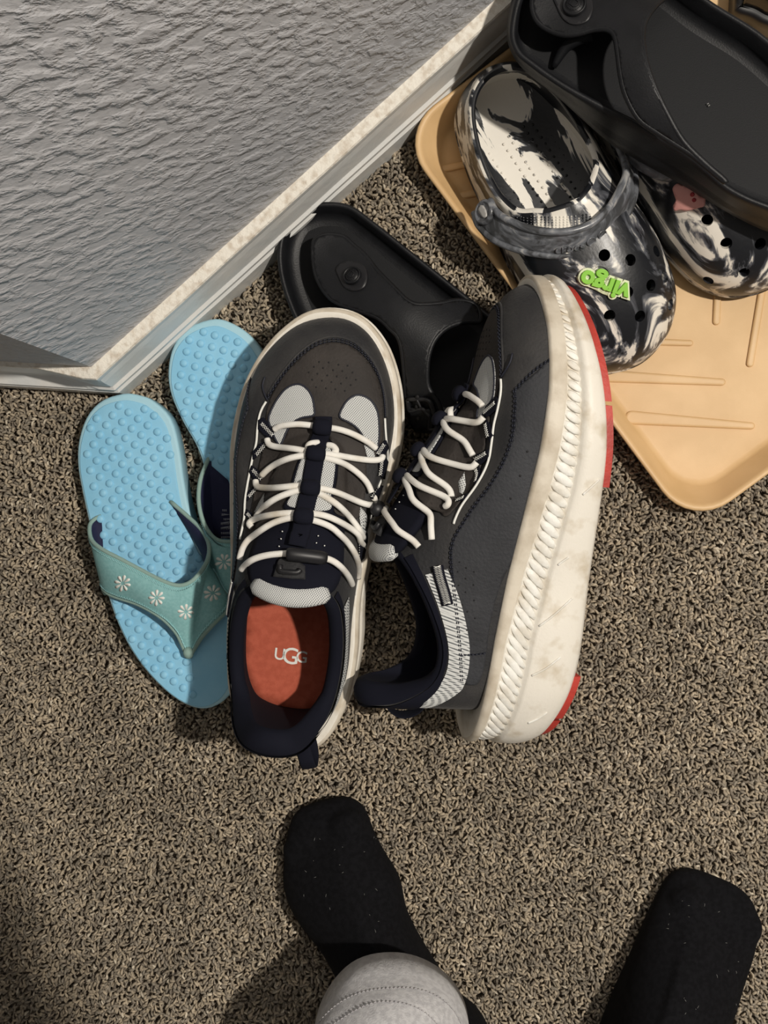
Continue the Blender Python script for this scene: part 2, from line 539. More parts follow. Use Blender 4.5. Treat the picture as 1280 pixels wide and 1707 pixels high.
# ------------------------------------------------------------------ shoe tray
TZ = .026
def build_tray():
    # corner points of the rim in the room
    P0 = W(1152, 884, TZ); P1 = W(660, 222, TZ)            # near corner, corner by the wall
    ex = (P1 - P0); Ln = ex.length; ex.normalize()           # along the left edge
    P2 = W(1300, 780, TZ)
    ey = (P2 - P0); ey = (ey - ex * ey.dot(ex)).normalized() # along the near edge
    M = Matrix(((ex.x, ey.x, 0, P0.x), (ex.y, ey.y, 0, P0.y), (0, 0, 1, 0), (0, 0, 0, 1)))
    root = thing('boot_tray', 'beige plastic boot tray with raised rim, holding the clogs and a black sandal', 'tray', M)
    Wd = .62
    def rr(inset, rad, z):
        x0, x1, y0, y1 = inset, Ln - inset, inset, Wd - inset
        pts = []
        for (cx, cy, a0) in ((x1 - rad, y1 - rad, 0), (x0 + rad, y1 - rad, 90), (x0 + rad, y0 + rad, 180), (x1 - rad, y0 + rad, 270)):
            for k in range(9):
                a = math.radians(a0 + 90 * k / 8)
                pts.append(Vector((cx + rad * math.cos(a), cy + rad * math.sin(a), z)))
        return pts
    prof = [(.016, .034, .000), (.012, .037, .001), (.0035, .034, .0215), (.0005, .034, .0235), (0, .034, .0245), (.0005, .034, .0258), (.002, .033, .0262), (.0036, .032, .0254), (.0048, .031, .0238), (.014, .030, .0055), (.016, .029, .0040), (.019, .027, .0032)]
    rs = [rr(*p) for p in prof]
    g = G(); g.put(rings(rs))
    g.f.append(tuple(range(len(rs[0])))[::-1])
    n0 = (len(prof) - 1) * len(rs[0])
    g.f.append(tuple(n0 + k for k in range(len(rs[0]))))
    g.add('tray_body', MT['tray'], root)
    Mi = M.inverted()
    def bar(a, b, wa, wb, name='rib'):
        """a low tapered rib from pixel a to pixel b, widths in px"""
        A = Mi @ W(*a, .004); B = Mi @ W(*b, .004)
        t = (B - A); ln = t.length; t.normalize(); s = Vector((-t.y, t.x, 0))
        def outline(grow):
            out = []
            for k in range(9):
                an = PI / 2 + PI * k / 8
                out.append(A + t * math.cos(an) * (wa + grow) + s * math.sin(an) * (wa + grow))
            for k in range(9):
                an = -PI / 2 + PI * k / 8
                out.append(B + t * math.cos(an) * (wb + grow) + s * math.sin(an) * (wb + grow))
            return out
        rs2 = []
        for (gr, z) in ((.0, .0031), (0, .0045), (-.0007, .0052), (-.0016, .0054)):
            rs2.append([Vector((p.x, p.y, z)) for p in outline(gr)])
        g2 = G(); g2.put(rings(rs2)); g2.f.append(tuple(3 * 18 + k for k in range(18)))
        g2.add(name, MT['tray'], root, smooth=False)
    bar((1053, 696), (1252, 710), .0050, .0026)
    bar((960, 624), (1203, 637), .0050, .0026)
    bar((1040, 568), (1150, 572), .0028, .0022)
    bar((1197, 470), (1194, 536), .0026, .0026)
    bar((1284, 400), (1250, 606), .0026, .0026)
    bar((1340, 470), (1320, 640), .0026, .0026)
    for k in range(5):                                    # short ribs along the left side
        bar((735 + 33 * k, 283 + 44 * k), (800 + 33 * k, 268 + 44 * k), .0026, .0026)
    return root, M, Ln
tray, TM, TRAY_L = build_tray()
carpet()
# ------------------------------------------------------------------ projecting details onto a built surface
class Surf:
    """a surface (verts, faces in the local frame of M) that details seen in the photograph are laid on"""
    def __init__(s, v, f, M=Matrix.Identity(4)):
        s.bvh = BVHTree.FromPolygons([tuple(p) for p in v], [tuple(q) for q in f])
        s.M = M; s.Mi = M.inverted()
        s.o = s.Mi @ Vector((0, 0, CAM_H))
        s.R3 = s.Mi.to_3x3()
    def hit(s, u, v):
        d = (s.R3 @ ray(u, v)).normalized()
        h = s.bvh.ray_cast(s.o, d)
        if h[0] is None:
            # nearest point of the surface to the ray
            best = None
            p0 = s.Mi @ W(u, v, .06)
            h = s.bvh.find_nearest(p0)
        n = h[1]
        if n.dot(d) > 0: n = -n
        return h[0], n, d
    def at(s, u, v, off=0.0):
        p, n, d = s.hit(u, v)
        return p - d * (off / max(.35, -n.dot(d))), n
    def line(s, pts, off, n=None):
        """a smooth line through pixels; pts (u, v[, extra height])"""
        n = n or max(4, len(pts) * 5)
        sp = spline([(p[0], p[1], p[2] if len(p) > 2 else 0) for p in pts], n)
        P = []; Nn = []
        for q in sp:
            p, nn, d = s.hit(q[0], q[1])
            h = off + q[2]
            P.append(p - d * (h / max(.5, -nn.dot(d)))); Nn.append(nn)
        # calm sudden jumps
        for _ in range(2):
            P = [P[0]] + [(P[i - 1] + P[i] * 2 + P[i + 1]) / 4 for i in range(1, len(P) - 1)] + [P[-1]]
        return P, Nn
    def patch(s, poly, off, th, step=4.0, smooth_n=None, holes=()):
        pp = smooth_poly(poly, smooth_n) if smooth_n else poly
        v2, f2 = fill(pp, step, holes)
        V = []; Nn = []
        for (u, v) in v2:
            p, n, d = s.hit(u, v); V.append(p); Nn.append(n)
        # smooth the normals over the triangles so that the plate has no spikes
        acc = [Vector((0, 0, 0)) for _ in V]
        for f in f2:
            m = Nn[f[0]] + Nn[f[1]] + Nn[f[2]]
            for i in f: acc[i] += m
        Nn = [a.normalized() if a.length > 1e-6 else b for a, b in zip(acc, Nn)]
        # faces must look along the normal
        out = []
        for f in f2:
            a, b, c = (V[i] for i in f[:3])
            out.append(f if (b - a).cross(c - a).dot(Nn[f[0]]) >= 0 else f[::-1])
        return thicken(V, Nn, out, off, th)

def frame(heel, toe, z, zt=None, roll=0.0):
    """matrix: origin at the heel, y towards the toe"""
    a = W(*heel, z); b = W(*toe, zt if zt is not None else z)
    y = (b - a).normalized()
    x = y.cross(Vector((0, 0, 1))).normalized(); zz = x.cross(y)
    M = Matrix(((x.x, y.x, zz.x, a.x), (x.y, y.y, zz.y, a.y), (x.z, y.z, zz.z, a.z), (0, 0, 0, 1)))
    return M, (b - a).length

def base_at(u, v, z):
    p = W(u, v, z)
    return Matrix.Translation(p)

class Part:
    """adds world-space geometry under a root whose matrix is M"""
    def __init__(s, root, M): s.root = root; s.Mi = M.inverted(); s.M = M
    def __call__(s, name, vf, m, parent=None, label=None, **k):
        v = [s.Mi @ Vector(p) for p in vf[0]]
        o = add(name, v, vf[1], m, parent or s.root, **k)
        if label: o['label'] = label
        return o

def offset2(P, d):
    n = len(P); out = []
    for i in range(n):
        t = P[(i + 1) % n] - P[i - 1]
        nn = Vector((t.y, -t.x)).normalized()
        out.append(P[i] + nn * d)
    return out

def ccw(P):
    a = sum(P[i][0] * P[(i + 1) % len(P)][1] - P[(i + 1) % len(P)][0] * P[i][1] for i in range(len(P)))
    return P if a > 0 else P[::-1]

# ------------------------------------------------------------------ blue flip-flops
DAISY = MT['white_print']
def daisy(surf, u, v, r, rot, part, parent, squash=1.0):
    g = G()
    for k in range(8):
        a = rot + k * PI / 4
        c, s = math.cos(a), math.sin(a)
        pet = []
        for (x, y) in ((.20, 0), (.30, -.05), (.60, -.15), (.85, -.19), (1.0, -.10), (1.03, 0), (1.0, .10), (.85, .19), (.60, .15), (.30, .05)):
            pet.append((u + (c * x - s * y) * r, v + (s * x + c * y) * r * squash))
        g.put(surf.patch(pet, .0014, .0007, 6))
    return part('daisy', (g.v, g.f), DAISY, parent)

def flip_flop(name_label, outline, top_inset, lattice, rear, front, post, daisies, z_top=.020, hidden_nubs=None):
    cx = sum(p[0] for p in outline) / len(outline); cy = sum(p[1] for p in outline) / len(outline)
    M = base_at(cx, cy, 0)
    root = thing('flip_flop', name_label, 'flip-flop', M, 'pair of blue flip-flops')
    part = Part(root, M)
    P = ccw([Vector(W2(p[0], p[1], z_top)) for p in smooth_poly(outline, 90)])
    v, f, r0, r1 = flat_slab(P, .0, z_top, bevel=.0022, inset=.002)
    g = G(); g.put((v, f)); g.f.append(tuple(range(90))[::-1])
    n0 = len(g.v) - 90
    g.f.append(tuple(n0 + k for k in range(90)))
    part('sole', (g.v, g.f), MT['flop_side'], label='pale blue foam sole')
    dx, dy = top_inset
    Q = [q + Vector((dx, dy)) for q in offset2(P, -.0034)]
    Q = [q if inside(P, q.x, q.y) else P[i] + (q - P[i]) * .2 for i, q in enumerate(Q)]
    v, f, r0, r1 = flat_slab(Q, z_top - .002, z_top + .0008, bevel=.0006)
    g = G(); g.put((v, f)); n0 = len(g.v) - 90
    g.f.append(tuple(n0 + k for k in range(90)))
    fb = part('footbed', (g.v, g.f), MT['flop_blue'])
    # nubs
    g = G(); o, e1, e2 = lattice
    Qi = offset2(Q, -.0018)
    for i in range(-40, 41):
        for j in range(-40, 41):
            u = o[0] + e1[0] * i + e2[0] * j; vv = o[1] + e1[1] * i + e2[1] * j
            p = W(u, vv, z_top)
            if not inside(Qi, p.x, p.y): continue
            if hidden_nubs and hidden_nubs(u, vv): continue
            rs = []
            for (rr, zz) in ((.0032, 0), (.0029, .0008), (.0022, .0014), (.0012, .0018)):
                rs.append([p + Vector((rr * math.cos(a * PI / 5), rr * math.sin(a * PI / 5), zz + .0006)) for a in range(10)])
            g.put(rings(rs, cap1=True))
    nb = part('nubs', (g.v, g.f), MT['flop_blue'], fb); nb['kind'] = 'stuff'
    # strap: a band of cloth between a rear and a front edge
    ns = 64; nt_ = 10
    R = spline(rear, ns); Fr = spline(front, ns)
    grid = []
    for i in range(ns):
        row = []
        a = W(R[i][0], R[i][1], R[i][2]); b = W(Fr[i][0], Fr[i][1], Fr[i][2])
        s = i / (ns - 1)
        for j in range(nt_):
            t = j / (nt_ - 1)
            p = a.lerp(b, t)
            p.z += .0035 * math.sin(PI * t) * math.sin(PI * s) ** .5
            row.append(p)
        grid.append(row)
    V = [p for row in grid for p in row]; F = []
    for i in range(ns - 1):
        for j in range(nt_ - 1):
            F.append((i * nt_ + j, i * nt_ + j + 1, (i + 1) * nt_ + j + 1, (i + 1) * nt_ + j))
    nor = [Vector((0, 0, 0)) for _ in V]
    for q in F:
        n = (V[q[1]] - V[q[0]]).cross(V[q[3]] - V[q[0]])
        for i in q: nor[i] += n
    up = sum((n for n in nor), Vector((0, 0, 0)))
    if up.z < 0:
        F = [q[::-1] for q in F]; nor = [-n for n in nor]
    nor = [n.normalized() for n in nor]
    surf = Surf(V, F)
    v, f = thicken(V, nor, F, .0010, .0010)
    st = part('strap', (v, f), MT['teal'], label='teal cloth thong strap')
    v, f = thicken(V, nor, F, -.00005, .0010)
    part('strap_lining', (v, f), MT['navy'], st, label='navy lining')
    for (edge, k) in ((0, 1), (nt_ - 1, nt_ - 2)):
        line = [grid[i][edge] for i in range(ns)]
        part('edge_binding', tube(line, .0016, 8), MT['teal_edge'], st)
    g = G()
    for (e, k) in ((0, 1), (nt_ - 1, nt_ - 2)):
        zz = []
        for i in range(1, ns - 1):
            for q in range(3):
                s = (i + q / 3)
                a = grid[i][e].lerp(grid[min(i + 1, ns - 1)][e], q / 3); b = grid[i][k].lerp(grid[min(i + 1, ns - 1)][k], q / 3)
                w = .28 if (3 * i + q) % 2 else .62
                nn = nor[i * nt_ + e]
                d = (b - a).normalized()
                zz.append(a + d * (.0013 + w * .0042) + nn * .0013)
        g.put(tube(zz, .00055, 4))
    part('stitching', (g.v, g.f), MT['teal_thread'], st)
    a = W(*post, .021); b = W(post[0], post[1], .026)
    part('thong_post', tube([W(post[0], post[1], .017), W(post[0] - 1, post[1] - 2, .027), W(post[0] - 2, post[1] - 7, .031)], [.0035, .0040, .0030], 12), MT['teal_edge'], st)
    for (u, v, r, rot) in daisies:
        daisy(surf, u, v, r, rot, part, st)
    return root, M, surf, part, st

c6 = lambda pts: crop(pts, 110, 820, 3.765)
L_out = [(205, 656), (170, 667), (145, 693), (131, 733), (129, 775), (137, 822), (148, 872), (161, 930), (177, 985), (196, 1040), (222, 1090), (258, 1135), (297, 1168), (335, 1182), (368, 1172), (390, 1145), (400, 1100), (398, 1050), (385, 1000), (362, 950), (334, 900), (316, 850), (306, 800), (298, 745), (284, 697), (255, 668), (230, 658)]
rearL = c6([(222, 150, .020), (180, 172, .0215), (148, 215, .027), (160, 300, .036), (230, 362, .043), (350, 425, .046), (480, 495, .047), (610, 560, .048), (710, 588, .048), (790, 560, .048), (860, 480, .046), (895, 400, .043), (893, 320, .039), (848, 235, .032), (770, 160, .026), (655, 60, .0205)])
frontL = c6([(250, 640, .019), (240, 625, .021), (232, 605, .026), (270, 640, .030), (340, 668, .034), (440, 700, .038), (530, 745, .041), (600, 790, .041), (655, 840, .038), (705, 905, .034), (755, 1015, .026), (785, 1015, .026), (850, 915, .034), (930, 825, .038), (1010, 740, .030), (1030, 640, .020)])
flip_flop('blue nubbed flip-flop lying nearest the wall corner, its whole teal daisy strap showing', L_out, (-.0013, -.0018),
          ((110 + 295 / 3.765, 520 + 650 / 3.765), (15.95, 10.9), (-10.6, 16.1)), rearL, frontL, (315, 1091),
          [(110 + 361 / 3.765, 820 + 570 / 3.765, 13.2, .25), (110 + 572 / 3.765, 820 + 662 / 3.765, 12.8, .05), (110 + 750 / 3.765, 820 + 748 / 3.765, 12.6, .1), (110 + 915 / 3.765, 820 + 636 / 3.765, 13.4, .2)], hidden_nubs=lambda u, v: u > 324 and v > 1030)
R_out = [(358, 531), (318, 544), (290, 574), (280, 615), (284, 655), (303, 700), (328, 745), (343, 790), (352, 840), (364, 900), (385, 970), (415, 1020), (455, 1045), (495, 1035), (515, 990), (510, 920), (495, 850), (480, 780), (470, 710), (460, 650), (444, 600), (420, 562), (390, 540)]
rearR = [(351, 757, .020), (343, 775, .023), (334, 800, .029), (331, 830, .034), (335, 858, .037), (346, 884, .038), (362, 900, .036), (385, 903, .033), (405, 896, .030), (430, 880, .026), (450, 850, .023), (462, 815, .0205)]
frontR = [(362, 1000, .019), (359, 990, .020), (356, 970, .022), (359, 955, .024), (368, 965, .025), (378, 985, .025), (392, 1000, .024), (405, 1003, .023), (425, 990, .022), (455, 965, .021), (485, 930, .0205), (500, 900, .020)]
flipR = flip_flop('blue nubbed flip-flop partly under the upright sneaker, navy strap lining with print showing', R_out, (-.0010, -.0020),
          ((110 + 865 / 3.765, 520 + 127 / 3.765), (18.9, 5.6), (-4.6, 19.2)), rearR, frontR, (410, 1003),
          [(373, 936, 13, .5)], hidden_nubs=lambda u, v: inside([(338, 765), (372, 770), (392, 825), (410, 900), (350, 905), (325, 820)], u, v))
# faint printed lines on the navy lining of the second flip-flop
g = G()
surfR = Surf([W(368, 840, .0216), W(400, 840, .0216), W(400, 905, .0216), W(368, 905, .0216)], [(0, 1, 2, 3)])
part = flipR[3]
lin = [W(345, 770, .0212), W(380, 800, .0212), W(392, 830, .0212), W(392, 898, .0212), (W(362, 897, .0212)), (W(348, 870, .0212)), (W(342, 820, .0212))]
v2, f2 = fill([(p.x, p.y) for p in lin], .006)
part('strap_end_lining', thicken([Vector((a, b, .0216)) for a, b in v2], [Vector((0, 0, 1))] * len(v2), f2, .0004, .0008), MT['navy'], flipR[4], label='navy lining with faint white print')
random.seed(3)
for k, (uu, vv, ln) in enumerate(((371, 849, 8), (368, 856, 7), (373, 864, 9), (364, 871, 18), (364, 879, 20), (366, 887, 19), (369, 894, 15))):
    x = uu
    while x < uu + ln:
        g.put(surfR.patch([(x, vv), (x + 1.6, vv + .3), (x + 1.4, vv + 3.4 + random.random()), (x - .1, vv + 3)], .0008, .0003, 9))
        x += 2.7
part('printed_text', (g.v, g.f), mat('faded_white_print', (.30, .31, .36), .8), flipR[4])

# ------------------------------------------------------------------ black moulded sandals
def sandal(label, low, rim, z0, z1, zf, M, strap_poly, hf, bed_dz=lambda x, y: 0.0):
    root = thing('sandal', label, 'sandal', M, 'pair of black moulded sandals')
    part = Part(root, M)
    n = 120
    A = [Vector(p) for p in spline(low, n, True)]; B = [Vector(p) for p in spline(rim, n, True)]
    fz = lambda q, k: q(k) if callable(q) else q
    la = [W(a.x, a.y, z0) for a in A]; lb = [W(b.x, b.y, z1) for b in B]
    def ring(off, t, z):
        pts = [a.lerp(b, t) for a, b in zip(la, lb)]
        P2 = [Vector((p.x, p.y)) for p in pts]
        area = sum(P2[i].x * P2[(i + 1) % n].y - P2[(i + 1) % n].x * P2[i].y for i in range(n))
        P2 = offset2(P2, off if area > 0 else -off)
        return [Vector((p.x, p.y, z)) for p in P2]
    h = z1 - z0
    prof = [(-.006, 0, z0), (-.002, 0, z0 + .0005), (0, 0, z0 + .003), (.0005, .3, z0 + .3 * h), (-.0006, .42, z0 + .42 * h), (0, .5, z0 + .5 * h), (.0, .85, z0 + .85 * h), (0, 1, z1 - .0012), (-.001, 1, z1), (-.0025, 1, z1 + .0002), (-.0038, 1, z1 - .001), (-.0055, 1, zf + .006), (-.0075, 1, zf + .0022), (-.011, 1, zf + .0006), (-.014, 1, zf)]
    rs = [ring(*p) for p in prof]
    g = G(); g.put(rings(rs)); g.f.append(tuple(range(n))[::-1])
    inner = rs[-1]
    k0 = (len(prof) - 1) * n
    c = sum(inner, Vector((0, 0, 0))) / n
    area = sum(inner[i].x * inner[(i + 1) % n].y - inner[(i + 1) % n].x * inner[i].y for i in range(n))
    if area < 0: g.f = [q[::-1] for q in g.f]
    part('sole', (g.v, g.f), MT['eva_black'])
    v2, f2 = fill([(p.x, p.y) for p in inner], .009)
    part('footbed', ([Vector((x, y, zf + bed_dz(x, y))) for x, y in v2], f2), MT['footbed_black'])
    # strap: the outline seen in the photograph, arched over the foot
    v2, f2 = fill(smooth_poly(strap_poly, len(strap_poly) * 4), 5)
    V = [Wh(u, v, hf) for u, v in v2]
    nor = []
    e = .002
    for p in V:
        nor.append(Vector((-(hf(p.x + e, p.y) - hf(p.x - e, p.y)) / (2 * e), -(hf(p.x, p.y + e) - hf(p.x, p.y - e)) / (2 * e), 1)).normalized())
    f3 = []
    for q in f2:
        a, b, cc = (V[i] for i in q[:3])
        f3.append(q if (b - a).cross(cc - a).z > 0 else q[::-1])
    surf = Surf(V, f3)
    vf = thicken(V, nor, f3, 0, .0042)
    st = part('strap', vf, MT['eva_black'])
    bd = [(p.x, p.y) for p in smooth_poly(strap_poly, len(strap_poly) * 4)]
    edge = []
    for (u, v) in bd: edge.append(Wh(u, v, hf) - Vector((0, 0, .0021)))
    part('strap_edge', tube(edge, .0021, 8, closed=True), MT['eva_black'], st)
    return root, part, st, surf

def axis_height(toe, heel, z, base, rise, hw, y0, y1):
    a = W(*toe, z); b = W(*heel, z); d = (b - a).normalized(); s = Vector((-d.y, d.x, 0))
    def h(x, y):
        q = Vector((x, y, z)) - a
        al = q.dot(d); ac = q.dot(s)
        t = min(max((al - y0) / (y1 - y0), 0), 1); t = t * t * (3 - 2 * t)
        return max(base + (.25 + .75 * t) * rise * (1 - (ac / hw) ** 2), base - .010)
    return h

rim1 = [(540, 336), (582, 341), (622, 368), (700, 430), (760, 478), (803, 512), (850, 552), (905, 605), (955, 665), (980, 720), (970, 765), (930, 785), (885, 775), (830, 745), (770, 718), (705, 700), (640, 668), (565, 615), (505, 555), (477, 500), (463, 445), (465, 398), (483, 360), (508, 343)]
low1 = [(a + (b - 590) * 0 + (640 - a) * .02, b + (580 - b) * .02) for a, b in rim1]
s1 = crop([(297, 300), (310, 255), (365, 235), (440, 245), (485, 283), (545, 335), (600, 405), (655, 462), (705, 512), (745, 550), (790, 573), (850, 575), (920, 568), (985, 555), (1045, 560), (1085, 580), (1103, 620), (1098, 655), (1050, 655), (980, 668), (925, 698), (880, 750), (855, 820), (846, 900), (852, 970), (880, 1020), (905, 1060), (925, 1130), (915, 1175), (850, 1185), (790, 1170), (762, 1100), (745, 1010), (742, 940), (735, 850), (725, 780), (705, 725), (672, 692), (615, 640), (530, 607), (440, 577), (380, 542), (330, 475), (303, 400)], 420, 310, 2.909)
M1s = base_at(640, 560, 0)
h1 = axis_height((480, 388), (962, 768), .04, .029, .034, .054, .02, .11)
r1, part1, st1, surf1 = sandal('black moulded sandal on the carpet, partly under both sneakers', low1, rim1, .001, .031, .016, M1s, s1, h1)

def button(part, st, surf, u, v, r, upx=2340):
    """a round rivet head with a ring, on a teardrop seat"""
    tear = [(u - 1.9 * r, v - .9 * r), (u - 1.2 * r, v - 1.6 * r), (u, v - 1.7 * r), (u + 1.2 * r, v - 1.2 * r), (u + 1.6 * r, v), (u + 1.2 * r, v + 1.2 * r), (u, v + 1.6 * r), (u - 1.0 * r, v + 1.1 * r), (u - 1.6 * r, v)]
    part('rivet_seat', surf.patch(tear, .0012, .002, 4, 40), MT['rubber'], st)
    p, n = surf.at(u, v)
    q = n.to_track_quat('Z', 'Y')
    R = r / upx
    rs = [[p + q @ Vector((R * a * math.cos(k * PI / 14), R * a * math.sin(k * PI / 14), z)) for k in range(28)] for a, z in ((1.02, .001), (1.05, .003), (1.0, .0042), (.88, .0044), (.82, .0034), (.78, .0032), (.74, .0040), (.3, .0043))]
    b = part('rivet', rings(rs, cap1=True), MT['eva_black'], st)
    g = G()
    for k in range(18):                                   # tiny raised marks round the rivet head
        a = k * PI / 9
        c = p + q @ Vector((R * .62 * math.cos(a), R * .62 * math.sin(a), .0046))
        t = q @ Vector((-math.sin(a), math.cos(a), 0)) * R * .07
        g.put(tube([c - t, c + t], .00022, 4))
    g.put(tube([p + q @ Vector((R * x, R * y, .0047)) for x, y in ((-.3, -.3), (-.3, .2), (0, .35), (.3, .2), (.3, -.3), (-.3, -.3))], .0003, 5))
    part('rivet_marks', (g.v, g.f), MT['rubber'], st)
button(part1, st1, surf1, 589, 462, 15)
# buckle on the side branch of the strap
g = G()
fr = crop([(338, 452), (480, 455), (515, 515), (545, 640), (525, 665), (400, 668), (372, 630), (350, 540)], 600, 560, 4.267)
P, Nn = surf1.line(fr + [fr[0]], .002, 40)
part1('buckle_frame', tube(P, .0017, 8, closed=False), MT['rubber'], st1)
tg = crop([(352, 500), (505, 512), (520, 560), (535, 640), (400, 650), (372, 610)], 600, 560, 4.267)
part1('strap_tip', surf1.patch(tg, .0030, .0025, 4), MT['eva_black'], st1)
for (x, y) in ((416, 492), (425, 578), (420, 425)):
    u, v = 600 + x / 4.267, 560 + y / 4.267
    hole = [(u + 3 * math.cos(k * PI / 5), v + 4 * math.sin(k * PI / 5)) for k in range(10)]
    part1('strap_hole', surf1.patch(hole, .0034, .0006, 3), MT['hole'], st1)
P, Nn = surf1.line(crop([(405, 455), (418, 480), (432, 510)], 600, 560, 4.267), .0040, 8)
part1('buckle_prong', tube(P, .0009, 6), MT['rubber'], st1)

low2 = [(845, 44), (851, 87), (875, 122), (930, 166), (1004, 232), (1048, 262), (1136, 311), (1223, 363), (1290, 392), (1370, 405), (1435, 370), (1440, 290), (1370, 170), (1280, 80), (1185, 12), (1100, -50), (1000, -92), (910, -74), (862, -22)]
rim2 = [(850, 46), (858, 85), (885, 110), (937, 146), (1002, 182), (1062, 212), (1145, 262), (1212, 318), (1283, 350), (1370, 372), (1432, 345), (1430, 280), (1370, 155), (1280, 62), (1185, 0), (1100, -62), (1000, -100), (914, -76), (868, -22)]
s2 = crop([(395, -30), (385, 20), (400, 70), (440, 105), (500, 126), (560, 122), (620, 106), (672, 108), (700, 135), (712, 200), (722, 280), (742, 360), (790, 448), (860, 500), (930, 545), (1000, 590), (1060, 640), (1120, 690), (1105, 672), (1050, 625), (960, 535), (898, 430), (848, 325), (815, 225), (803, 130), (818, 65), (870, 0), (960, -60), (1000, -130), (900, -180), (760, -190), (560, -150), (450, -100)], 720, 0, 2.286)
M2s = base_at(1130, 150, .078)
h2 = axis_height((862, -10), (1435, 345), .115, .113, .034, .056, .02, .11)
r2, part2, st2, surf2 = sandal('large black moulded sandal lying on top of the marbled clogs in the tray', low2, rim2, .080, .114, .094, M2s, s2, h2)
button(part2, st2, surf2, 958, 12, 19, 2600)
# ridge of the toe-grip in the front of the sandal
P = [W(922, 112, .097), W(940, 82, .102), W(960, 66, .106), W(985, 56, .108)]
part2('toe_ridge', tube(spl3(P, 12), [.002, .0026, .003, .0034, .0036, .0038, .004, .0042, .0044, .0046, .0048, .005], 10), MT['footbed_black'], r2)
for (u, v) in ((1254, 68), (1180, 177), (1178, 174)):
    p = W(u, v, .0955)
    part2('lint_speck', tube([p, p + Vector((.0012, .0007, 0))], .0004, 5), MT['lint'], r2)

# ------------------------------------------------------------------ marbled clogs
CLOG = [(-.6, -.2, -.6, .8, 5.5), (-3.4, 1.0, -2.6, 1.7, 5.6), (-4.5, 4, -3.7, 4.3, 5.3), (-4.8, 7.5, -4.0, 7.6, 5.1), (-4.7, 11, -3.5, 10.2, 5.7), (-4.7, 14, -2.2, 11.5, 6.6), (-4.5, 17.5, -1.2, 12.0, 7.1), (-3.6, 20.6, -.5, 12.2, 7.2), (-1.6, 22.6, 0, 12.2, 7.25), (1.2, 23.2, .5, 12.1, 7.2), (4.0, 21.9, 1.1, 11.9, 7.1), (5.3, 19.0, 1.8, 11.6, 6.9), (5.4, 15.5, 2.5, 11.0, 6.5), (4.9, 12, 3.5, 9.9, 5.8), (4.2, 8, 3.7, 7.5, 5.2), (3.6, 4.5, 3.0, 4.4, 5.3), (2.2, 1.0, 1.5, 1.7, 5.5)]
def clog_shell(mir):
    n = 150
    ctr = [(mir * c[0] / 100, c[1] / 100, mir * c[2] / 100, c[3] / 100, c[4] / 100) for c in CLOG]
    S = spline(ctr, n, True)
    C = [Vector((s[0], s[1])) for s in S]; T = [Vector((s[2], s[3], s[4])) for s in S]
    sgn = 1 if ccw(C) is C else -1
    def off(P, d): return offset2(P, d * sgn)
    rs = []
    for d, z in ((-.006, 0), (-.001, .001), (0, .004), (.0006, .009), (-.0006, .0105), (-.0002, .012), (0, .017)):
        rs.append([Vector((p.x, p.y, z)) for p in off(C, d)])
    base = rs[-1]
    def F(h, i, base, top, bulge):
        a = h ** 1.8; b = h ** 1.0
        w = min(1, max(0, (C[i].y - .10) / .06))             # the vamp domes, the heel walls stand
        b = b * (1 - w) + w * math.sin(min(1, h) * PI / 2) ** .95 * 1.0
        a = a * (1 - w) + w * (1 - math.cos(h * PI / 2)) ** .92
        p = base[i].lerp(top[i], a); p.z = base[i].z + (top[i].z - base[i].z) * b
        return p
    steps = 28
    for k in range(1, steps + 1):
        rs.append([F(k / steps, i, base, T, 0) for i in range(n)])
    outer_end = len(rs)
    # rim rolls over
    Tc = sum(T, Vector((0, 0, 0))) / n
    def inn(i, d, dz):
        v = Vector((Tc.x - T[i].x, Tc.y - T[i].y, 0)); l = v.length
        return T[i] + v / l * d + Vector((0, 0, dz))
    for d, dz in ((.0018, .0008), (.0042, .0006), (.0055, -.0012)):
        rs.append([inn(i, d, dz) for i in range(n)])
    Ti = rs[-1]
    base_i = [Vector((p.x, p.y, .019)) for p in off(C, -.0085)]
    for k in range(steps - 1, -1, -1):
        rs.append([F(k / steps, i, base_i, Ti, 0) for i in range(n)])
    Ci = off(C, -.0085)
    cen = Vector((0, .11))
    for t in (.93, .8, .55, .3, .1):
        ring = []
        for i in range(n):
            spine = Vector((mir * .003, min(max(Ci[i].y, .035), .19)))
            p = spine.lerp(Ci[i], t)
            ring.append(Vector((p.x, p.y, .0145 + .0045 * t ** 3)))
        rs.append(ring)
    v, f = rings(rs, cap0=True)
    # close the footbed
    last = rs[-1]; k0 = (len(rs) - 1) * n
    v = list(v); f = list(f)
    v.append(sum(last, Vector((0, 0, 0))) / n); ci = len(v) - 1
    f += [(k0 + k, k0 + (k + 1) % n, ci) for k in range(n)]
    if sgn < 0: f = [q[::-1] for q in f]
    return v, f, rs, outer_end, n, sgn

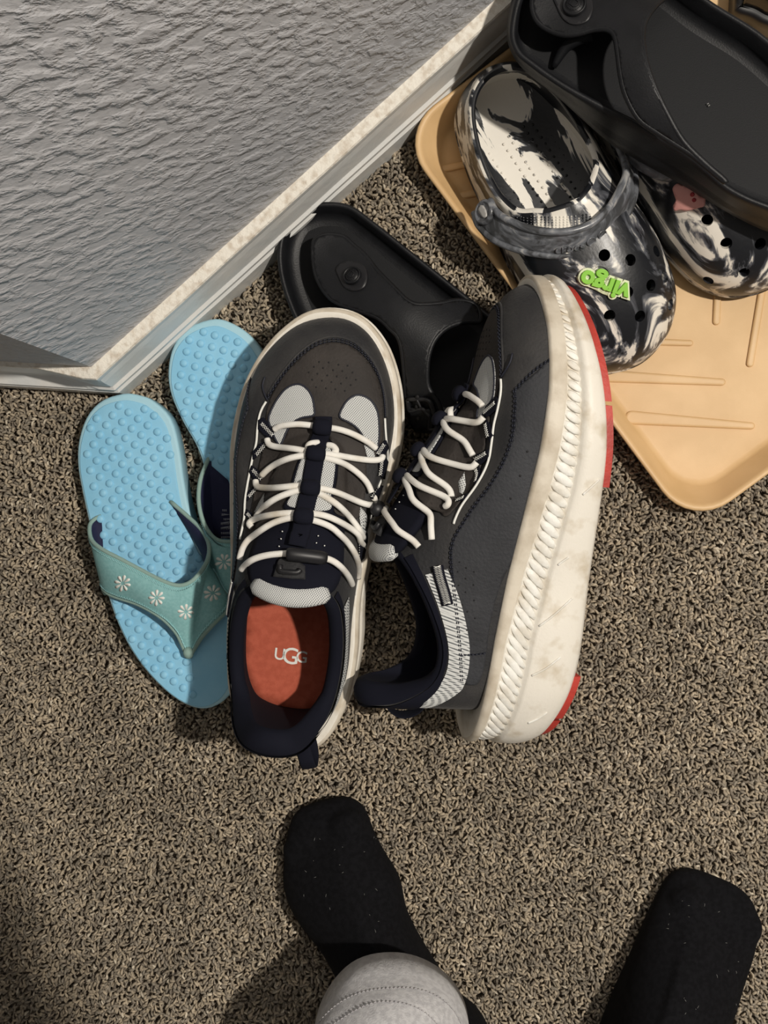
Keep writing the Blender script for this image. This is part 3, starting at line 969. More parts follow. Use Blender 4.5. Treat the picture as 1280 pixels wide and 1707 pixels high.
def clog(label, heel, toe, mir, hole_px, extra_holes, zb=.0075):
    M, ln = frame(heel, toe, zb + .03)
    M = M @ Matrix.Translation((0, 0, -.03))
    sc = ln / .232
    root = thing('clog', label, 'clog', M, 'pair of black and white marbled clogs')
    v, f, rs, oe, n, sgn = clog_shell(mir)
    v = [p * sc for p in v]
    nout = oe * n
    fo = [q for q in f if max(q) < nout and len(q) == 4]
    surf = Surf(v, fo, M)
    body = add('clog_body', v, f, None, root)
    body.data.materials.append(MT['marble']); body.data.materials.append(MT['marble_in'])
    for p in body.data.polygons:
        if min(p.vertices) >= nout: p.material_index = 1
    # ventilation holes cut right through the vamp
    g = G(); marks = []
    for (u, vv) in hole_px:
        p, nn, d = surf.hit(u, vv); marks.append((p, nn))
    for (x, y) in extra_holes:
        h = surf.bvh.ray_cast(Vector((mir * x / 100, y / 100, .2)), Vector((0, 0, -1)))
        if h[0] is not None: marks.append((h[0], h[1] if h[1].z > 0 else -h[1]))
    for p, nn in marks:
        q = nn.to_track_quat('Z', 'Y')
        rr = [[p + q @ Vector((.0040 * math.cos(k * PI / 8), .0040 * math.sin(k * PI / 8), z)) for k in range(16)] for z in (-.016, .006)]
        g.put(rings(rr, cap0=True, cap1=True))
    cut = g.add('hole_cutter', MT['hole'])
    bm = body.modifiers.new('holes', 'BOOLEAN'); bm.operation = 'DIFFERENCE'; bm.object = cut; bm.solver = 'EXACT'
    dg = bpy.context.evaluated_depsgraph_get()
    cut.matrix_world = M
    root.matrix_world = M
    bpy.context.view_layer.update()
    dg = bpy.context.evaluated_depsgraph_get()
    me = bpy.data.meshes.new_from_object(body.evaluated_get(dg))
    body.modifiers.clear(); body.data = me
    bpy.data.objects.remove(cut)
    bpy.context.view_layer.update()
    for p in me.polygons: p.use_smooth = True
    me.set_sharp_from_angle(angle=math.radians(50))
    return root, M, surf, sc, marks

c3 = lambda pts: crop(pts, 840, 270, 2.909)
clog1, MC1, SC1, sc1, _ = clog('black and white marbled clog with a green word charm, strap swung over its vamp', (790, 130), (1093, 588), 1,
    c3([(487, 452), (613, 475), (740, 432), (825, 550), (713, 598), (600, 632), (808, 692), (660, 748), (512, 745)]), [])
clog2, MC2, SC2, sc2, _ = clog('black and white marbled clog with a pink charm, mostly under the large black sandal', (1014, 12), (1281, 480), -1,
    c3([(985, 283), (1078, 395), (1243, 397), (990, 575)]) + [(1245, 345), (1290, 350), (1320, 380), (1240, 455), (1290, 440)], [])

# nubs on the footbed of the near clog
g = G()
for row in range(9):
    for k in range(17):
        x = (-2.6 + row * .62) / 100; y = (4.5 + k * .55 + .25 * (row % 2)) / 100
        if row in (3, 6): continue
        z = .0150 * sc1
        p = Vector((x, y, z))
        rr = [[p + Vector((r * math.cos(a * PI / 3), r * math.sin(a * PI / 3), zz)) for a in range(6)] for r, zz in ((.0011, 0), (.0009, .0008), (.0004, .0012))]
        g.put(rings(rr, cap1=True))
nb = add('footbed_nubs', g.v, g.f, MT['marble_in'], clog1); nb['kind'] = 'stuff'
# textured ledge in front of the opening
g = G()
for i in range(26):
    for j in range(6):
        u = 872 + i * 6.2; vv = 384 - 4.3 * j - .0095 * (i - 8) ** 2 * 6
        if u > 1005 - j * 4: continue
        p, nn, d = SC1.hit(u, vv)
        q = nn.to_track_quat('Z', 'Y')
        rr = [[p + q @ Vector((r * math.cos(a * PI / 2), r * math.sin(a * PI / 2), zz)) for a in range(4)] for r, zz in ((.0011, -.0002), (.0007, .0006))]
        g.put(rings(rr, cap1=True))
tx = add('grip_texture', g.v, g.f, MT['marble'], clog1); tx['kind'] = 'stuff'

# strap of the near clog, swung forward
P1c = Part(clog1, MC1)
lo = spline([(790, 354, .046), (799, 378, .050), (828, 403, .057), (880, 421, .062), (940, 427, .064), (992, 414, .063), (1032, 380, .061), (1056, 332, .058), (1058, 290, .053), (1046, 252, .047), (1030, 225, .042)], 60)
hi = spline([(816, 334, .060), (826, 352, .064), (845, 366, .070), (885, 382, .076), (935, 387, .078), (980, 376, .077), (1012, 350, .074), (1034, 314, .070), (1044, 284, .066), (1034, 250, .058), (1018, 222, .052)], 60)
V = []; Fq = []
for a, b in zip(lo, hi):
    A = W(a[0], a[1], a[2] + .010); B = W(b[0], b[1], b[2] + .009)
    for j in range(7):
        t = j / 6
        V.append(A.lerp(B, t) + Vector((0, 0, .0015 * math.sin(PI * t))))
for i in range(59):
    for j in range(6):
        Fq.append((i * 7 + j, (i + 1) * 7 + j, (i + 1) * 7 + j + 1, i * 7 + j + 1))
nor = [Vector((0, 0, 0)) for _ in V]
for q in Fq:
    nn = (V[q[1]] - V[q[0]]).cross(V[q[3]] - V[q[0]])
    for i in q: nor[i] += nn
if sum((x.z for x in nor)) < 0:
    Fq = [q[::-1] for q in Fq]; nor = [-x for x in nor]
nor = [x.normalized() for x in nor]
SS = Surf(V, Fq)
cst = P1c('heel_strap', thicken(V, nor, Fq, .0, .0035), MT['marble_strap'], label='grey swirled heel strap')
for line, r in (([V[i * 7 + 6] for i in range(60)], .0027), ([V[i * 7] for i in range(60)], .0024)):
    P1c('strap_edge', tube(line, r, 8), MT['marble_strap'], cst)
def blob(surf, u, v, r, name, m, part, parent, h=.002, n=24):
    p, nn = surf.at(u, v)
    q = nn.to_track_quat('Z', 'Y')
    rr = [[p + q @ Vector((r * a * math.cos(k * 2 * PI / n), r * a * math.sin(k * 2 * PI / n), z)) for k in range(n)] for a, z in ((1, -.001), (1.02, h * .6), (.9, h), (.78, h), (.72, h * .7), (.3, h * .75))]
    return part(name, rings(rr, cap1=True), m, parent)
blob(SS, 809, 354, .0085, 'strap_rivet', MT['marble_strap'], P1c, cst, .003)
em = [(803, 350), (806, 343), (811, 344), (815, 352), (817, 361), (813, 364), (808, 361), (804, 356)]
P1c('rivet_emblem', SS.patch(em, .0034, .001, 3), mat('pale_emblem', (.45, .44, .42), .4), cst)

def text_mesh(body, size, M, name, m, parent=None, extrude=.0006, offset=0.0, spacing=1.0, shear=0, Mparent=None, bevel=0):
    cu = bpy.data.curves.new('lettering', 'FONT'); cu.body = body; cu.size = size
    cu.extrude = extrude; cu.offset = offset; cu.align_x = 'CENTER'; cu.align_y = 'CENTER'; cu.space_character = spacing
    cu.shear = shear; cu.bevel_depth = bevel; cu.resolution_u = 4
    t = bpy.data.objects.new('lettering', cu); COL.objects.link(t)
    dg = bpy.context.evaluated_depsgraph_get(); dg.update()
    me = bpy.data.meshes.new_from_object(t.evaluated_get(dg))
    bpy.data.objects.remove(t)
    v = [M @ x.co for x in me.vertices]; f = [tuple(p.vertices) for p in me.polygons]
    if Mparent is not None:
        Mi = Mparent.inverted(); v = [Mi @ p for p in v]
    o = add(name, v, f, m, parent, smooth=False)
    bpy.data.meshes.remove(me)
    return o

def plane_on(surf, u, v, du, dv, lift=0.0):
    """world matrix of a little plane lying on the surface at (u, v), x axis towards (u+du, v+dv)"""
    p, n, d = surf.hit(u, v); M3 = surf.M.to_3x3()
    p = surf.M @ p; n = (M3 @ n).normalized()
    x = W(u + du, v + dv, p.z) - W(u, v, p.z); x = (x - n * x.dot(n)).normalized(); y = n.cross(x)
    p = p + n * lift
    return Matrix(((x.x, y.x, n.x, p.x), (x.y, y.y, n.y, p.y), (x.z, y.z, n.z, p.z), (0, 0, 0, 1)))

# green word charm
Mt = plane_on(SC1, 1006, 474, -65, -22, .0030)
text_mesh('virgo', .0165, Mt, 'charm_letters', MT['charm_green'], clog1, .0012, .0005, 1.02, Mparent=MC1, bevel=.0003)
text_mesh('virgo', .0165, Mt @ Matrix.Translation((0, 0, -.0016)), 'charm_backing', MT['charm_cream'], clog1, .0008, .0022, 1.02, Mparent=MC1)
ch = SC1.patch([(964, 458), (978, 451), (1000, 458), (1022, 466), (1040, 476), (1043, 490), (1030, 494), (1008, 491), (990, 482), (970, 474), (962, 466)], .0018, .0015, 4, 40)
add('charm_plate', *ch, MT['charm_cream'], clog1)
# plain pink charm on the second clog
pk = [(1127, 322), (1125, 312), (1131, 305), (1138, 308), (1148, 310), (1158, 318), (1166, 326), (1175, 330), (1174, 342), (1166, 345), (1158, 347), (1145, 349), (1136, 347), (1129, 349), (1126, 341), (1130, 332)]
add('pink_charm', *SC2.patch(pk, .0035, .0035, 4, 60), MT['charm_pink'], clog2)['label'] = 'small plain pink charm'
for (u, v, r) in ((1155, 323, 3.6), (1158, 332, 3.4)):
    add('charm_dot', *SC2.patch([(u + r * math.cos(k * PI / 5), v + r * math.sin(k * PI / 5)) for k in range(10)], .0041, .0008, 3), MT['charm_red'], clog2)
# strap of the second clog, only a little of it shows beside the large sandal
P2c = Part(clog2, MC2)
band = [W(u, v, z) for u, v, z in ((1010, 205, .052), (1030, 232, .060), (1060, 262, .066), (1095, 283, .068), (1130, 290, .066))]
P2c('heel_strap', tube(spl3(band, 24), .0062, 10, flat=.6, up=Vector((.2, -.2, 1))), MT['marble_strap'])

# embossed word on the strap
for (t, u, v, du, dv, s) in (('crocs', 950, 413, 10, -1.5, .009),):
    Mt = plane_on(SS, u, v, du, dv, .0006)
    text_mesh(t, s, Mt, 'strap_lettering', MT['marble_strap'], cst, .0004, .0001, Mparent=MC1)
for (u, v) in ((985, 402), (1003, 391)):
    blob(SS, u, v, .0035, 'strap_emblem', MT['marble_strap'], P1c, cst, .0012, 14)

# ------------------------------------------------------------------ black shiny shoe peeping in at the top right corner
Mk = base_at(1290, -20, .004)
kr = thing('black_shoe', 'shiny black shoe edge at the far end of the tray, cut by the picture corner', 'shoe', Mk)
pk_ = Part(kr, Mk)
o_ = [(1228, 0), (1232, 14), (1255, 22), (1278, 34), (1310, 40), (1360, 20), (1400, -40), (1410, -120), (1380, -190), (1320, -200), (1270, -140), (1235, -60)]
P = ccw([Vector(W2(p[0], p[1], .03)) for p in smooth_poly(o_, 60)])
v, f, a0, a1 = flat_slab(P, .004, .026, .004, .003)
g = G(); g.put((v, f)); g.f.append(tuple(len(g.v) - 60 + k for k in range(60))); g.f.append(tuple(range(60))[::-1])
pk_('sole', (g.v, g.f), MT['rubber'])
Pi = offset2(P, -.005)
c0 = sum((p for p in Pi), Vector((0, 0))) / 60
rs = []
for t, z in ((0, .025), (.03, .036), (.12, .047), (.3, .057), (.55, .063), (.8, .066)):
    rs.append([Vector((*(p.lerp(c0, t)), z)) for p in Pi])
pk_('upper', rings(rs, cap1=True), mat('black_patent', (.012, .012, .014), .18, .2, 120, bdist=.002))
# ------------------------------------------------------------------ sneakers
# local frame in metres: x medial (+) / lateral (-) for the left shoe, y heel to toe, z up
def cm(*a): return tuple(x / 100 for x in a)
S_OUT = [(0, -.1), (-2.0, .6), (-3.3, 1.9), (-4.3, 4), (-4.7, 6.1), (-4.95, 8.3), (-5.05, 10.4), (-5.2, 12.5), (-5.7, 16), (-6.1, 19), (-6.3, 21), (-6.2, 23.2), (-5.8, 25.4), (-4.95, 27.5), (-3.7, 29.3), (-1.9, 30.8), (.2, 31.2), (2.0, 30.7), (3.5, 29.3), (4.5, 27.4), (5.1, 25.3), (5.35, 23), (5.2, 20.8), (4.9, 19), (4.35, 16), (4.0, 12.5), (4.05, 10.4), (4.25, 8.3), (4.2, 6.1), (3.9, 4), (3.1, 1.9), (1.9, .6)]
def zb(y):
    y *= 100
    z = 0
    if y > 18: z = 2.3 * min(1.1, (y - 18) / 13.2) ** 1.9
    if y < 8: z = 1.5 * ((8 - y) / 8) ** 2
    return z / 100
def zt(y):
    return np.interp(y * 100, [0, 4, 8, 12, 16, 20, 24, 28, 31], [6.2, 6.1, 5.9, 5.5, 5.0, 4.5, 4.2, 4.2, 4.4]) / 100
NS = 160
SO = ccw([Vector((p[0] / 100, p[1] / 100)) for p in spline(S_OUT, NS, True)])
def sole_ring(d, fr):
    P = offset2(SO, d / 100)
    out = []
    for p, q in zip(P, SO):
        f = fr(q.y) if callable(fr) else fr
        a, b = zb(q.y), zt(q.y)
        out.append(Vector((p.x, p.y, a + (b - a) * f)))
    return out
f0 = lambda y: float(np.interp(y * 100, [0, 8, 18, 31], [.60, .60, .44, .42]))
f1 = lambda y: float(np.interp(y * 100, [0, 8, 18, 26, 31], [.89, .88, .76, .68, .60]))
fp = lambda g, d: (lambda y: g(y) + d)
SPROF = [(-2.6, 0), (-1.1, 0), (-.45, .0), (-.15, .05), (.05, .14), (.16, .26), (.18, .36), (.10, fp(f0, -.05)), (.04, fp(f0, -.015)), (-.14, fp(f0, .0)), (-.22, fp(f0, .04)), (-.22, fp(f1, -.04)), (-.12, fp(f1, 0)), (.03, fp(f1, .012)), (.05, fp(f1, .03)), (.03, .95), (-.05, .985), (-.22, 1.0), (-.35, 1.0)]
SR = [sole_ring(*p) for p in SPROF]

U = [(0, 2.3, 6.1, 0, 2.5, 13.6), (-1.7, 2.5, 6.1, -1.7, 2.7, 13.1), (-3.1, 3.2, 6.0, -2.8, 3.3, 11.3), (-4.0, 4.8, 5.9, -3.5, 4.8, 9.4), (-4.5, 7, 5.7, -4.0, 7.0, 9.0), (-4.75, 10.5, 5.4, -4.0, 9.6, 9.9), (-5.1, 14, 5.0, -3.4, 12.0, 11.2), (-5.55, 18, 4.6, -2.2, 13.2, 12.0), (-5.9, 21, 4.3, -1.4, 13.6, 12.3), (-5.7, 24.4, 4.15, -.8, 13.75, 12.4), (-4.75, 27.4, 4.1, -.35, 13.8, 12.4), (-2.6, 29.9, 4.3, -.12, 13.82, 12.4), (.2, 30.75, 4.35, 0, 13.85, 12.4), (2.4, 29.9, 4.3, .12, 13.82, 12.4), (4.05, 27.5, 4.1, .35, 13.8, 12.4), (4.85, 24.4, 4.15, .8, 13.75, 12.4), (4.75, 21, 4.3, 1.4, 13.6, 12.3), (4.15, 18, 4.6, 2.2, 13.2, 12.0), (3.75, 14, 5.0, 3.1, 12.0, 11.2), (3.65, 10.5, 5.4, 3.5, 9.6, 9.9), (3.8, 7, 5.7, 3.5, 7.0, 9.0), (3.5, 4.8, 5.9, 3.2, 4.8, 9.4), (2.7, 3.2, 6.0, 2.5, 3.3, 11.3), (1.6, 2.5, 6.1, 1.6, 2.7, 13.1)]
NU = 144
US = spline(U, NU, True)
UC = [Vector((u[0], u[1], u[2] - .25)) / 100 for u in US]
UT = [Vector((u[3], u[4], u[5])) / 100 for u in US]
VT = np.array(spline([(0, 0), (.02, .10), (.06, .19), (.15, .285), (.33, .36), (.48, .43), (.6, .54), (.73, .70), (.86, .86), (1, 1)], 90))
def wall_pt(C, T, h):
    # walls stand up and lean in late; the vamp domes over the toes
    w = min(1, max(0, (C.y - .15) / .08))
    a = h ** (1.7 + .5 * w)
    e = 1.02 - .10 * w
    b = h ** e
    k = 1.0 - w * .10 * math.sin(PI * min(1, a)) 
    bf = float(np.interp(min(1, a), VT[:, 0], VT[:, 1]))
    w2 = w * w * (3 - 2 * w)
    z = C.z + (T.z - C.z) * (b * (1 - w2) + bf * w2)
    return Vector((C.x + (T.x - C.x) * a, C.y + (T.y - C.y) * a, z))
HS = 34
URINGS = [[wall_pt(UC[i], UT[i], k / HS) for i in range(NU)] for k in range(HS + 1)]
UV, UF = rings(URINGS)
# orientation: outward
def fix(V, F, c=Vector((0, .12, .05))):
    s = 0
    for q in F[::max(1, len(F) // 60)]:
        n = (V[q[1]] - V[q[0]]).cross(V[q[2]] - V[q[0]])
        s += n.dot(sum((V[i] for i in q), Vector((0, 0, 0))) / len(q) - c)
    return F if s > 0 else [q[::-1] for q in F]
UF = fix(UV, UF)
UBVH = BVHTree.FromPolygons([tuple(p) for p in UV], UF)
def uz(x, y):
    h = UBVH.ray_cast(Vector((x, y, .3)), Vector((0, 0, -1)))
    return h[0].z if h[0] else None

# tongue: a padded plate that rises out of the throat
trows = []
for k in range(26):
    y = .225 - k / 25 * (.225 - .129)
    hw = float(np.interp(y, [.129, .134, .145, .18, .215, .225], [.024, .029, .031, .026, .020, .015]))
    row = []
    for j in range(17):
        s = -1 + 2 * j / 16
        yy = max(y, .1405)
        z0 = uz(0, yy); zs_ = uz(hw * s * .8, yy) or z0
        drop = (z0 - zs_) * .9 + .002 * s * s
        lift = .0045 if y < .21 else .0045 * (.225 - y) / .015
        ext = (.1405 - y) * .28 if y < .1405 else 0
        row.append(Vector((hw * s, y, z0 + ext - drop + lift + .002 * (1 - s * s))))
    trows.append(row)
TV = [p for r in trows for p in r]
TF = [(i * 17 + j, i * 17 + j + 1, (i + 1) * 17 + j + 1, (i + 1) * 17 + j) for i in range(25) for j in range(16)]
TF = [q if (TV[q[1]] - TV[q[0]]).cross(TV[q[3]] - TV[q[0]]).z > 0 else q[::-1] for q in TF]

MIRROR = Matrix.Diagonal((-1, 1, 1, 1))
M1, len1 = frame((480, 1243), (562, 514), .047, .076)
k1 = len1 / .313
M1 = M1 @ Matrix.Translation((0, 0, -.0385)) @ Matrix.Scale(k1, 4)
M2, len2 = frame((914, 1230), (986, 453), .052, .088)
k2 = len2 / .318
M2 = M2 @ Matrix.Rotation(math.radians(-76), 4, 'Y') @ Matrix.Scale(k2, 4)

S1 = Surf(UV + TV, UF + [tuple(i + len(UV) for i in q) for q in TF], M1)
S2 = Surf(UV, UF, M2 @ MIRROR)
mv = [p for r in SR for p in r]
S2m = Surf(mv, rings(SR)[1], M2 @ MIRROR)

ITEMS = []          # (name, verts, faces, material, parent name, label, smooth, kind)
def item(name, vf, m, parent=None, label=None, smooth=True, kind=None):
    ITEMS.append((name, list(vf[0]), list(vf[1]), m, parent, label, smooth, kind))

# sole
# a shelf inside the top edge, then down into the cup that holds the insole
ucp = [Vector((p.x, p.y)) for p in UC]
q1 = offset2(ucp, -.004); 
if abs(q1[40].x) > abs(ucp[40].x): q1 = offset2(ucp, .004)
near = []
for p in SO: near.append(min(q1, key=lambda q: (q - p).length_squared))
SRx = SR + [[Vector((q.x, q.y, zt(p.y) - .0005)) for p, q in zip(SO, near)], [Vector((q.x, q.y, .0430)) for q in near]]
v, f = rings(SRx)
f = list(f); f.append(tuple(range(NS))[::-1]); n0 = (len(SRx) - 1) * NS; f.append(tuple(n0 + k for k in range(NS)))
item('midsole', (v, f), MT['midsole'], label='chunky off-white foam midsole')
top_idx = [i for i, p in enumerate(SPROF) if callable(p[1])]
lo_i, hi_i = 13, 17
g = G(); g.put(rings([[p + Vector((0, 0, 0)) for p in offset2_ring] for offset2_ring in [sole_ring(d + .02, fr) for d, fr in SPROF[lo_i:hi_i + 1]]]))
item('foxing_band', (g.v, g.f), MT['midsole_top'], 'midsole')
# slanted ribs round the side of the sole
g = G()
per = 0; cum = [0]
for i in range(NS): per += (SO[(i + 1) % NS] - SO[i]).length; cum.append(per)
def on_sole(s, d, fr):
    s %= per
    k = max(0, np.searchsorted(cum, s) - 1); k = min(k, NS - 1); t = (s - cum[k]) / (cum[k + 1] - cum[k])
    a, b = SO[k], SO[(k + 1) % NS]; p = a.lerp(b, t)
    tt = (b - a).normalized(); nn = Vector((tt.y, -tt.x))
    y = p.y; f = fr(y) if callable(fr) else fr
    q = p + nn * d / 100
    return Vector((q.x, q.y, zb(y) + (zt(y) - zb(y)) * f)), Vector((nn.x, nn.y, 0)), y
NR = 112
for r in range(NR):
    s = per * r / NR
    c, nn, y = on_sole(s, 0, .5)
    # slant away from the toe on both sides
    sl = -.0085 if c.x < 0 else .0085
    sl *= float(np.interp(y, [0, .08, .14, .20, .29, .31], [2.0, 1.9, 1.3, .8, .5, 0]))
    pts = []; ups = []
    for t in (0, .25, .5, .75, 1):
        p, n2, _ = on_sole(s + sl * (t - .5) * (1 if True else 1), -.19 + .04 * math.sin(PI * t), lambda yy, t=t: f0(yy) + .012 + (f1(yy) - f0(yy) - .03) * t)
        pts.append(p); ups.append(n2)
    rs_k = float(np.interp(y, [0, .10, .18, .27, .31], [.72, .80, 1, .62, .45]))
    g.put(tube(pts, [x * rs_k for x in (.0016, .0031, .0035, .0031, .0016)], 8, flat=.34, up=ups))
item('sole_ribs', (g.v, g.f), MT['rib_white'], 'midsole', kind='stuff')
# fine moulded lines low on the lateral side
g = G()
c4 = lambda pts: crop(pts, 600, 830, 2.909)
c3b = lambda pts: crop(pts, 600, 430, 2.909)
for ln in (c4([(832, 862), (900, 828), (972, 772)]), c4([(868, 622), (940, 568), (1028, 488)]), c4([(815, 1092), (860, 1072), (908, 1040)]), c4([(960, 325), (985, 306), (1012, 288)]), c3b([(1080, 1148), (1120, 1112), (1160, 1075)])):
    P, Nn = S2m.line(ln, .0002, 14); g.put(tube([MIRROR @ p if False else p for p in P], .0007, 6))
item('moulded_lines', (g.v, g.f), MT['rib_white'], 'midsole', kind='stuff')
# red rubber pads
for (ya, yb) in ((.0035, .022), (.024, .056), (.182, .233), (.2355, .312)):
    P = [Vector((p.x, p.y)) for p in offset2(SO, -.0030)]
    P = [p for p in P if ya <= p.y <= yb]
    # anticlockwise clip of the outline between two heights
    full = offset2(SO, -.0042); poly = []
    for i in range(NS):
        a, b = full[i], full[(i + 1) % NS]
        if ya <= a.y <= yb: poly.append(a)
        for yc in (ya, yb):
            if (a.y - yc) * (b.y - yc) < 0:
                t = (yc - a.y) / (b.y - a.y); poly.append(a.lerp(b, t))
    v2, f2 = fill(poly, .006)
    V = [Vector((x, y, zb(y))) for x, y in v2]
    f2 = [q if (V[q[1]] - V[q[0]]).cross(V[q[2]] - V[q[0]]).z > 0 else q[::-1] for q in f2]
    item('outsole_pad', thicken(V, [Vector((0, 0, 1))] * len(V), f2, .0015, .0056), MT['outsole'], label='red rubber outsole pad', smooth=False)

# upper shell, coloured by zone, with the lining behind it
item('upper', (UV, UF), MT['nubuck'], label='charcoal leather upper')
Cc = Vector((0, .13, 0))
def inward(p, d):
    q = Vector((0, min(max(p.y, .062), .115), p.z)) - p; q.z = 0
    return q.normalized() * d
rr = []
for d, dz in ((0, 0), (.0015, .0022), (.0045, .0030), (.0080, .0015), (.0095, -.003)):
    rr.append([p + inward(p, d * (1 + .7 * max(0, min(1, (.055 - p.y) / .03)))) + Vector((0, 0, dz)) for p in UT])
Tin = rr[-1]
Cin = [Vector((p.x, p.y, .043)) for p in offset2([Vector((p.x, p.y)) for p in UC], -.0065 if ccw([Vector((p.x, p.y)) for p in UC]) is not None else 0)]
# make sure that the offset went inwards
if abs(Cin[40].x) > abs(UC[40].x): Cin = [Vector((p.x, p.y, .043)) for p in offset2([Vector((p.x, p.y)) for p in UC], .0065)]
for k in range(HS - 1, 1, -1):
    h = k / HS
    ring = []
    for c, t in zip(UC, UT):
        w = min(1, max(0, (c.y - .12) / .08))
        p = wall_pt(c, t, h)
        q = p + inward(p, .0095 * (1 - .6 * w) * (1 + .7 * h * max(0, min(1, (.055 - p.y) / .03)))) + Vector((0, 0, -.0060 * w - .003))
        q.z = max(q.z, .0465)
        ring.append(q)
    rr.append(ring)
rr.append(Cin)
v, f = rings(rr)
f = fix(v, f); f = [q[::-1] for q in f]
item('collar_lining', (v, f), MT['navy_cloth'], label='padded black-navy collar lining')
# navy cloth over the heel tab and the collar edge
strip = []
hv = []
for i in range(NU):
    if UT[i].y < .155: hv.append(i)
def band(idx, h0f, h1=1.0, off=.0009, rows=7):
    h1f = h1 if callable(h1) else (lambda t: h1)
    V = []; F = []
    for i in idx:
        h0 = h0f(UT[i])
        for j in range(rows):
            h = h0 + (h1f(UT[i]) - h0) * j / (rows - 1)
            p = wall_pt(UC[i], UT[i], h)
            a = wall_pt(UC[i], UT[i], min(1, h + .02)); b = wall_pt(UC[i], UT[i], max(0, h - .02))
            t = wall_pt(UC[(i + 1) % NU], UT[(i + 1) % NU], h) - wall_pt(UC[i - 1], UT[i - 1], h)
            n = t.cross(a - b).normalized()
            if n.dot(p - Vector((0, .09, p.z))) < 0: n = -n
            V.append(p + n * off)
    m = len(idx)
    for i in range(m - 1):
        for j in range(rows - 1):
            F.append((i * rows + j, (i + 1) * rows + j, (i + 1) * rows + j + 1, i * rows + j + 1))
    return V, F
# order the indices so that they run round the heel without a jump
mid = [i for i in range(NU) if UT[i].y < .128]
half1 = [i for i in mid if i > NU // 2]; half2 = [i for i in mid if i <= NU // 2]
order = half1 + half2
V, F = band(order, lambda t: float(np.interp(t.y, [.025, .035, .055, .13], [.60, .78, .925, .94])), off=.0014)
item('collar_cloth', (V, fix(V, F)), MT['navy_cloth'])
for sel in (lambda i: UC[i].x < -.012, lambda i: UC[i].x > .012):
    idx = [i for i in order if sel(i) and .030 < UT[i].y < .118]
    V, F = band(idx, lambda t: float(np.interp(t.y, [.030, .045, .075, .118], [.60, .48, .56, .72])), lambda t: float(np.interp(t.y, [.030, .045, .075, .118], [.76, .88, .915, .92])), off=.0010)
    item('mesh_collar', (V, fix(V, F)), MT['mesh_grey'], 'upper', label='grey mesh panel under the collar')
# insole
ins = ccw([Vector((p.x, p.y)) for p in offset2([Vector((p.x, p.y)) for p in Cin], -.0005)])
v2, f2 = fill(ins, .008)
V = [Vector((x, y, .0455 + x * x)) for x, y in v2]
f2 = [q if (V[q[1]] - V[q[0]]).cross(V[q[2]] - V[q[0]]).z > 0 else q[::-1] for q in f2]
item('insole', thicken(V, [Vector((0, 0, 1))] * len(V), f2, 0, .003), MT['insole'], label='brick-red insole with white lettering')
P = spl3([cm(-3.6, 8.6, 4.66), cm(-3.0, 7.6, 4.65), cm(-2.0, 6.6, 4.63), cm(-.4, 5.9, 4.63), cm(1.0, 5.8, 4.62)], 20)
# tongue
nrm = [Vector((0, 0, 0)) for _ in TV]
for q in TF:
    n = (TV[q[1]] - TV[q[0]]).cross(TV[q[3]] - TV[q[0]])
    for i in q: nrm[i] += n
nrm = [n.normalized() for n in nrm]
item('tongue', thicken(TV, nrm, TF, 0, .004), MT['navy_cloth'])
end = trows[-1]; pr = trows[-3]
lip = [a + (a - b) * .10 + Vector((0, .001 * (1 if abs(k - 8) < 20 else 0), -.002)) for k, (a, b) in enumerate(zip(end, pr))]
ys = [(-.0045 * (1 - ((k - 8) / 8) ** 2)) for k in range(17)]
lip = [p + Vector((0, y + .002, 0)) for p, y in zip(lip, ys)]
item('tongue_lip', tube(lip, [.0045] + [.0066] * 15 + [.0045], 12, flat=.6, up=Vector((0, .3, 1))), MT['mesh_grey'], 'tongue', label='grey mesh tongue lip')

cA = lambda pts: crop(pts, 350, 500, 3.657)
cB = lambda pts: crop(pts, 350, 880, 3.657)
cC = lambda pts: crop(pts, 360, 800, 4.571)
# vamp panel of brown-black leather inside the toe seam
vamp = cA([(365, 620), (400, 540), (470, 440), (560, 350), (650, 285), (760, 262), (860, 288), (940, 355), (1000, 440), (1030, 520), (1048, 620), (1052, 740), (1045, 860), (980, 980), (880, 840), (790, 745), (720, 720), (640, 715), (560, 730), (480, 800), (420, 870), (350, 800), (345, 700)])
item('vamp_panel', S1.patch(vamp, .0009, .0006, 4, 110), MT['nubuck_brown'], 'upper', label='brown-black perforated vamp panel')
lm = cA([(358, 745), (362, 700), (395, 628), (440, 562), (492, 522), (548, 514), (595, 545), (625, 600), (635, 660), (632, 705), (560, 718), (500, 752), (465, 805), (430, 885), (398, 850), (380, 800)])
rm = cA([(790, 715), (803, 665), (838, 612), (890, 580), (942, 588), (990, 622), (1020, 680), (1030, 750), (1030, 850), (1012, 920), (960, 870), (900, 785), (845, 745)])
item('mesh_window', S1.patch(lm, .0014, .0005, 3.5, 90), MT['mesh_grey'], 'upper', label='grey mesh window')
item('mesh_window', S1.patch(rm, .0014, .0005, 3.5, 90), MT['mesh_grey'], 'upper', label='grey mesh window')
for q in (cA([(935, 880), (985, 900), (1005, 960), (955, 960)]), cA([(470, 800), (430, 880), (405, 860), (440, 800)])):
    item('mesh_window', S1.patch(q, .0013, .0005, 3.5), MT['mesh_grey'], 'upper')
for poly in (lm, rm):
    P, Nn = S1.line(smooth_poly(poly, 70) + [smooth_poly(poly, 70)[0]], .0015, 90)
    item('window_edge', tube(P, .0007, 6), MT['thread'], 'upper')
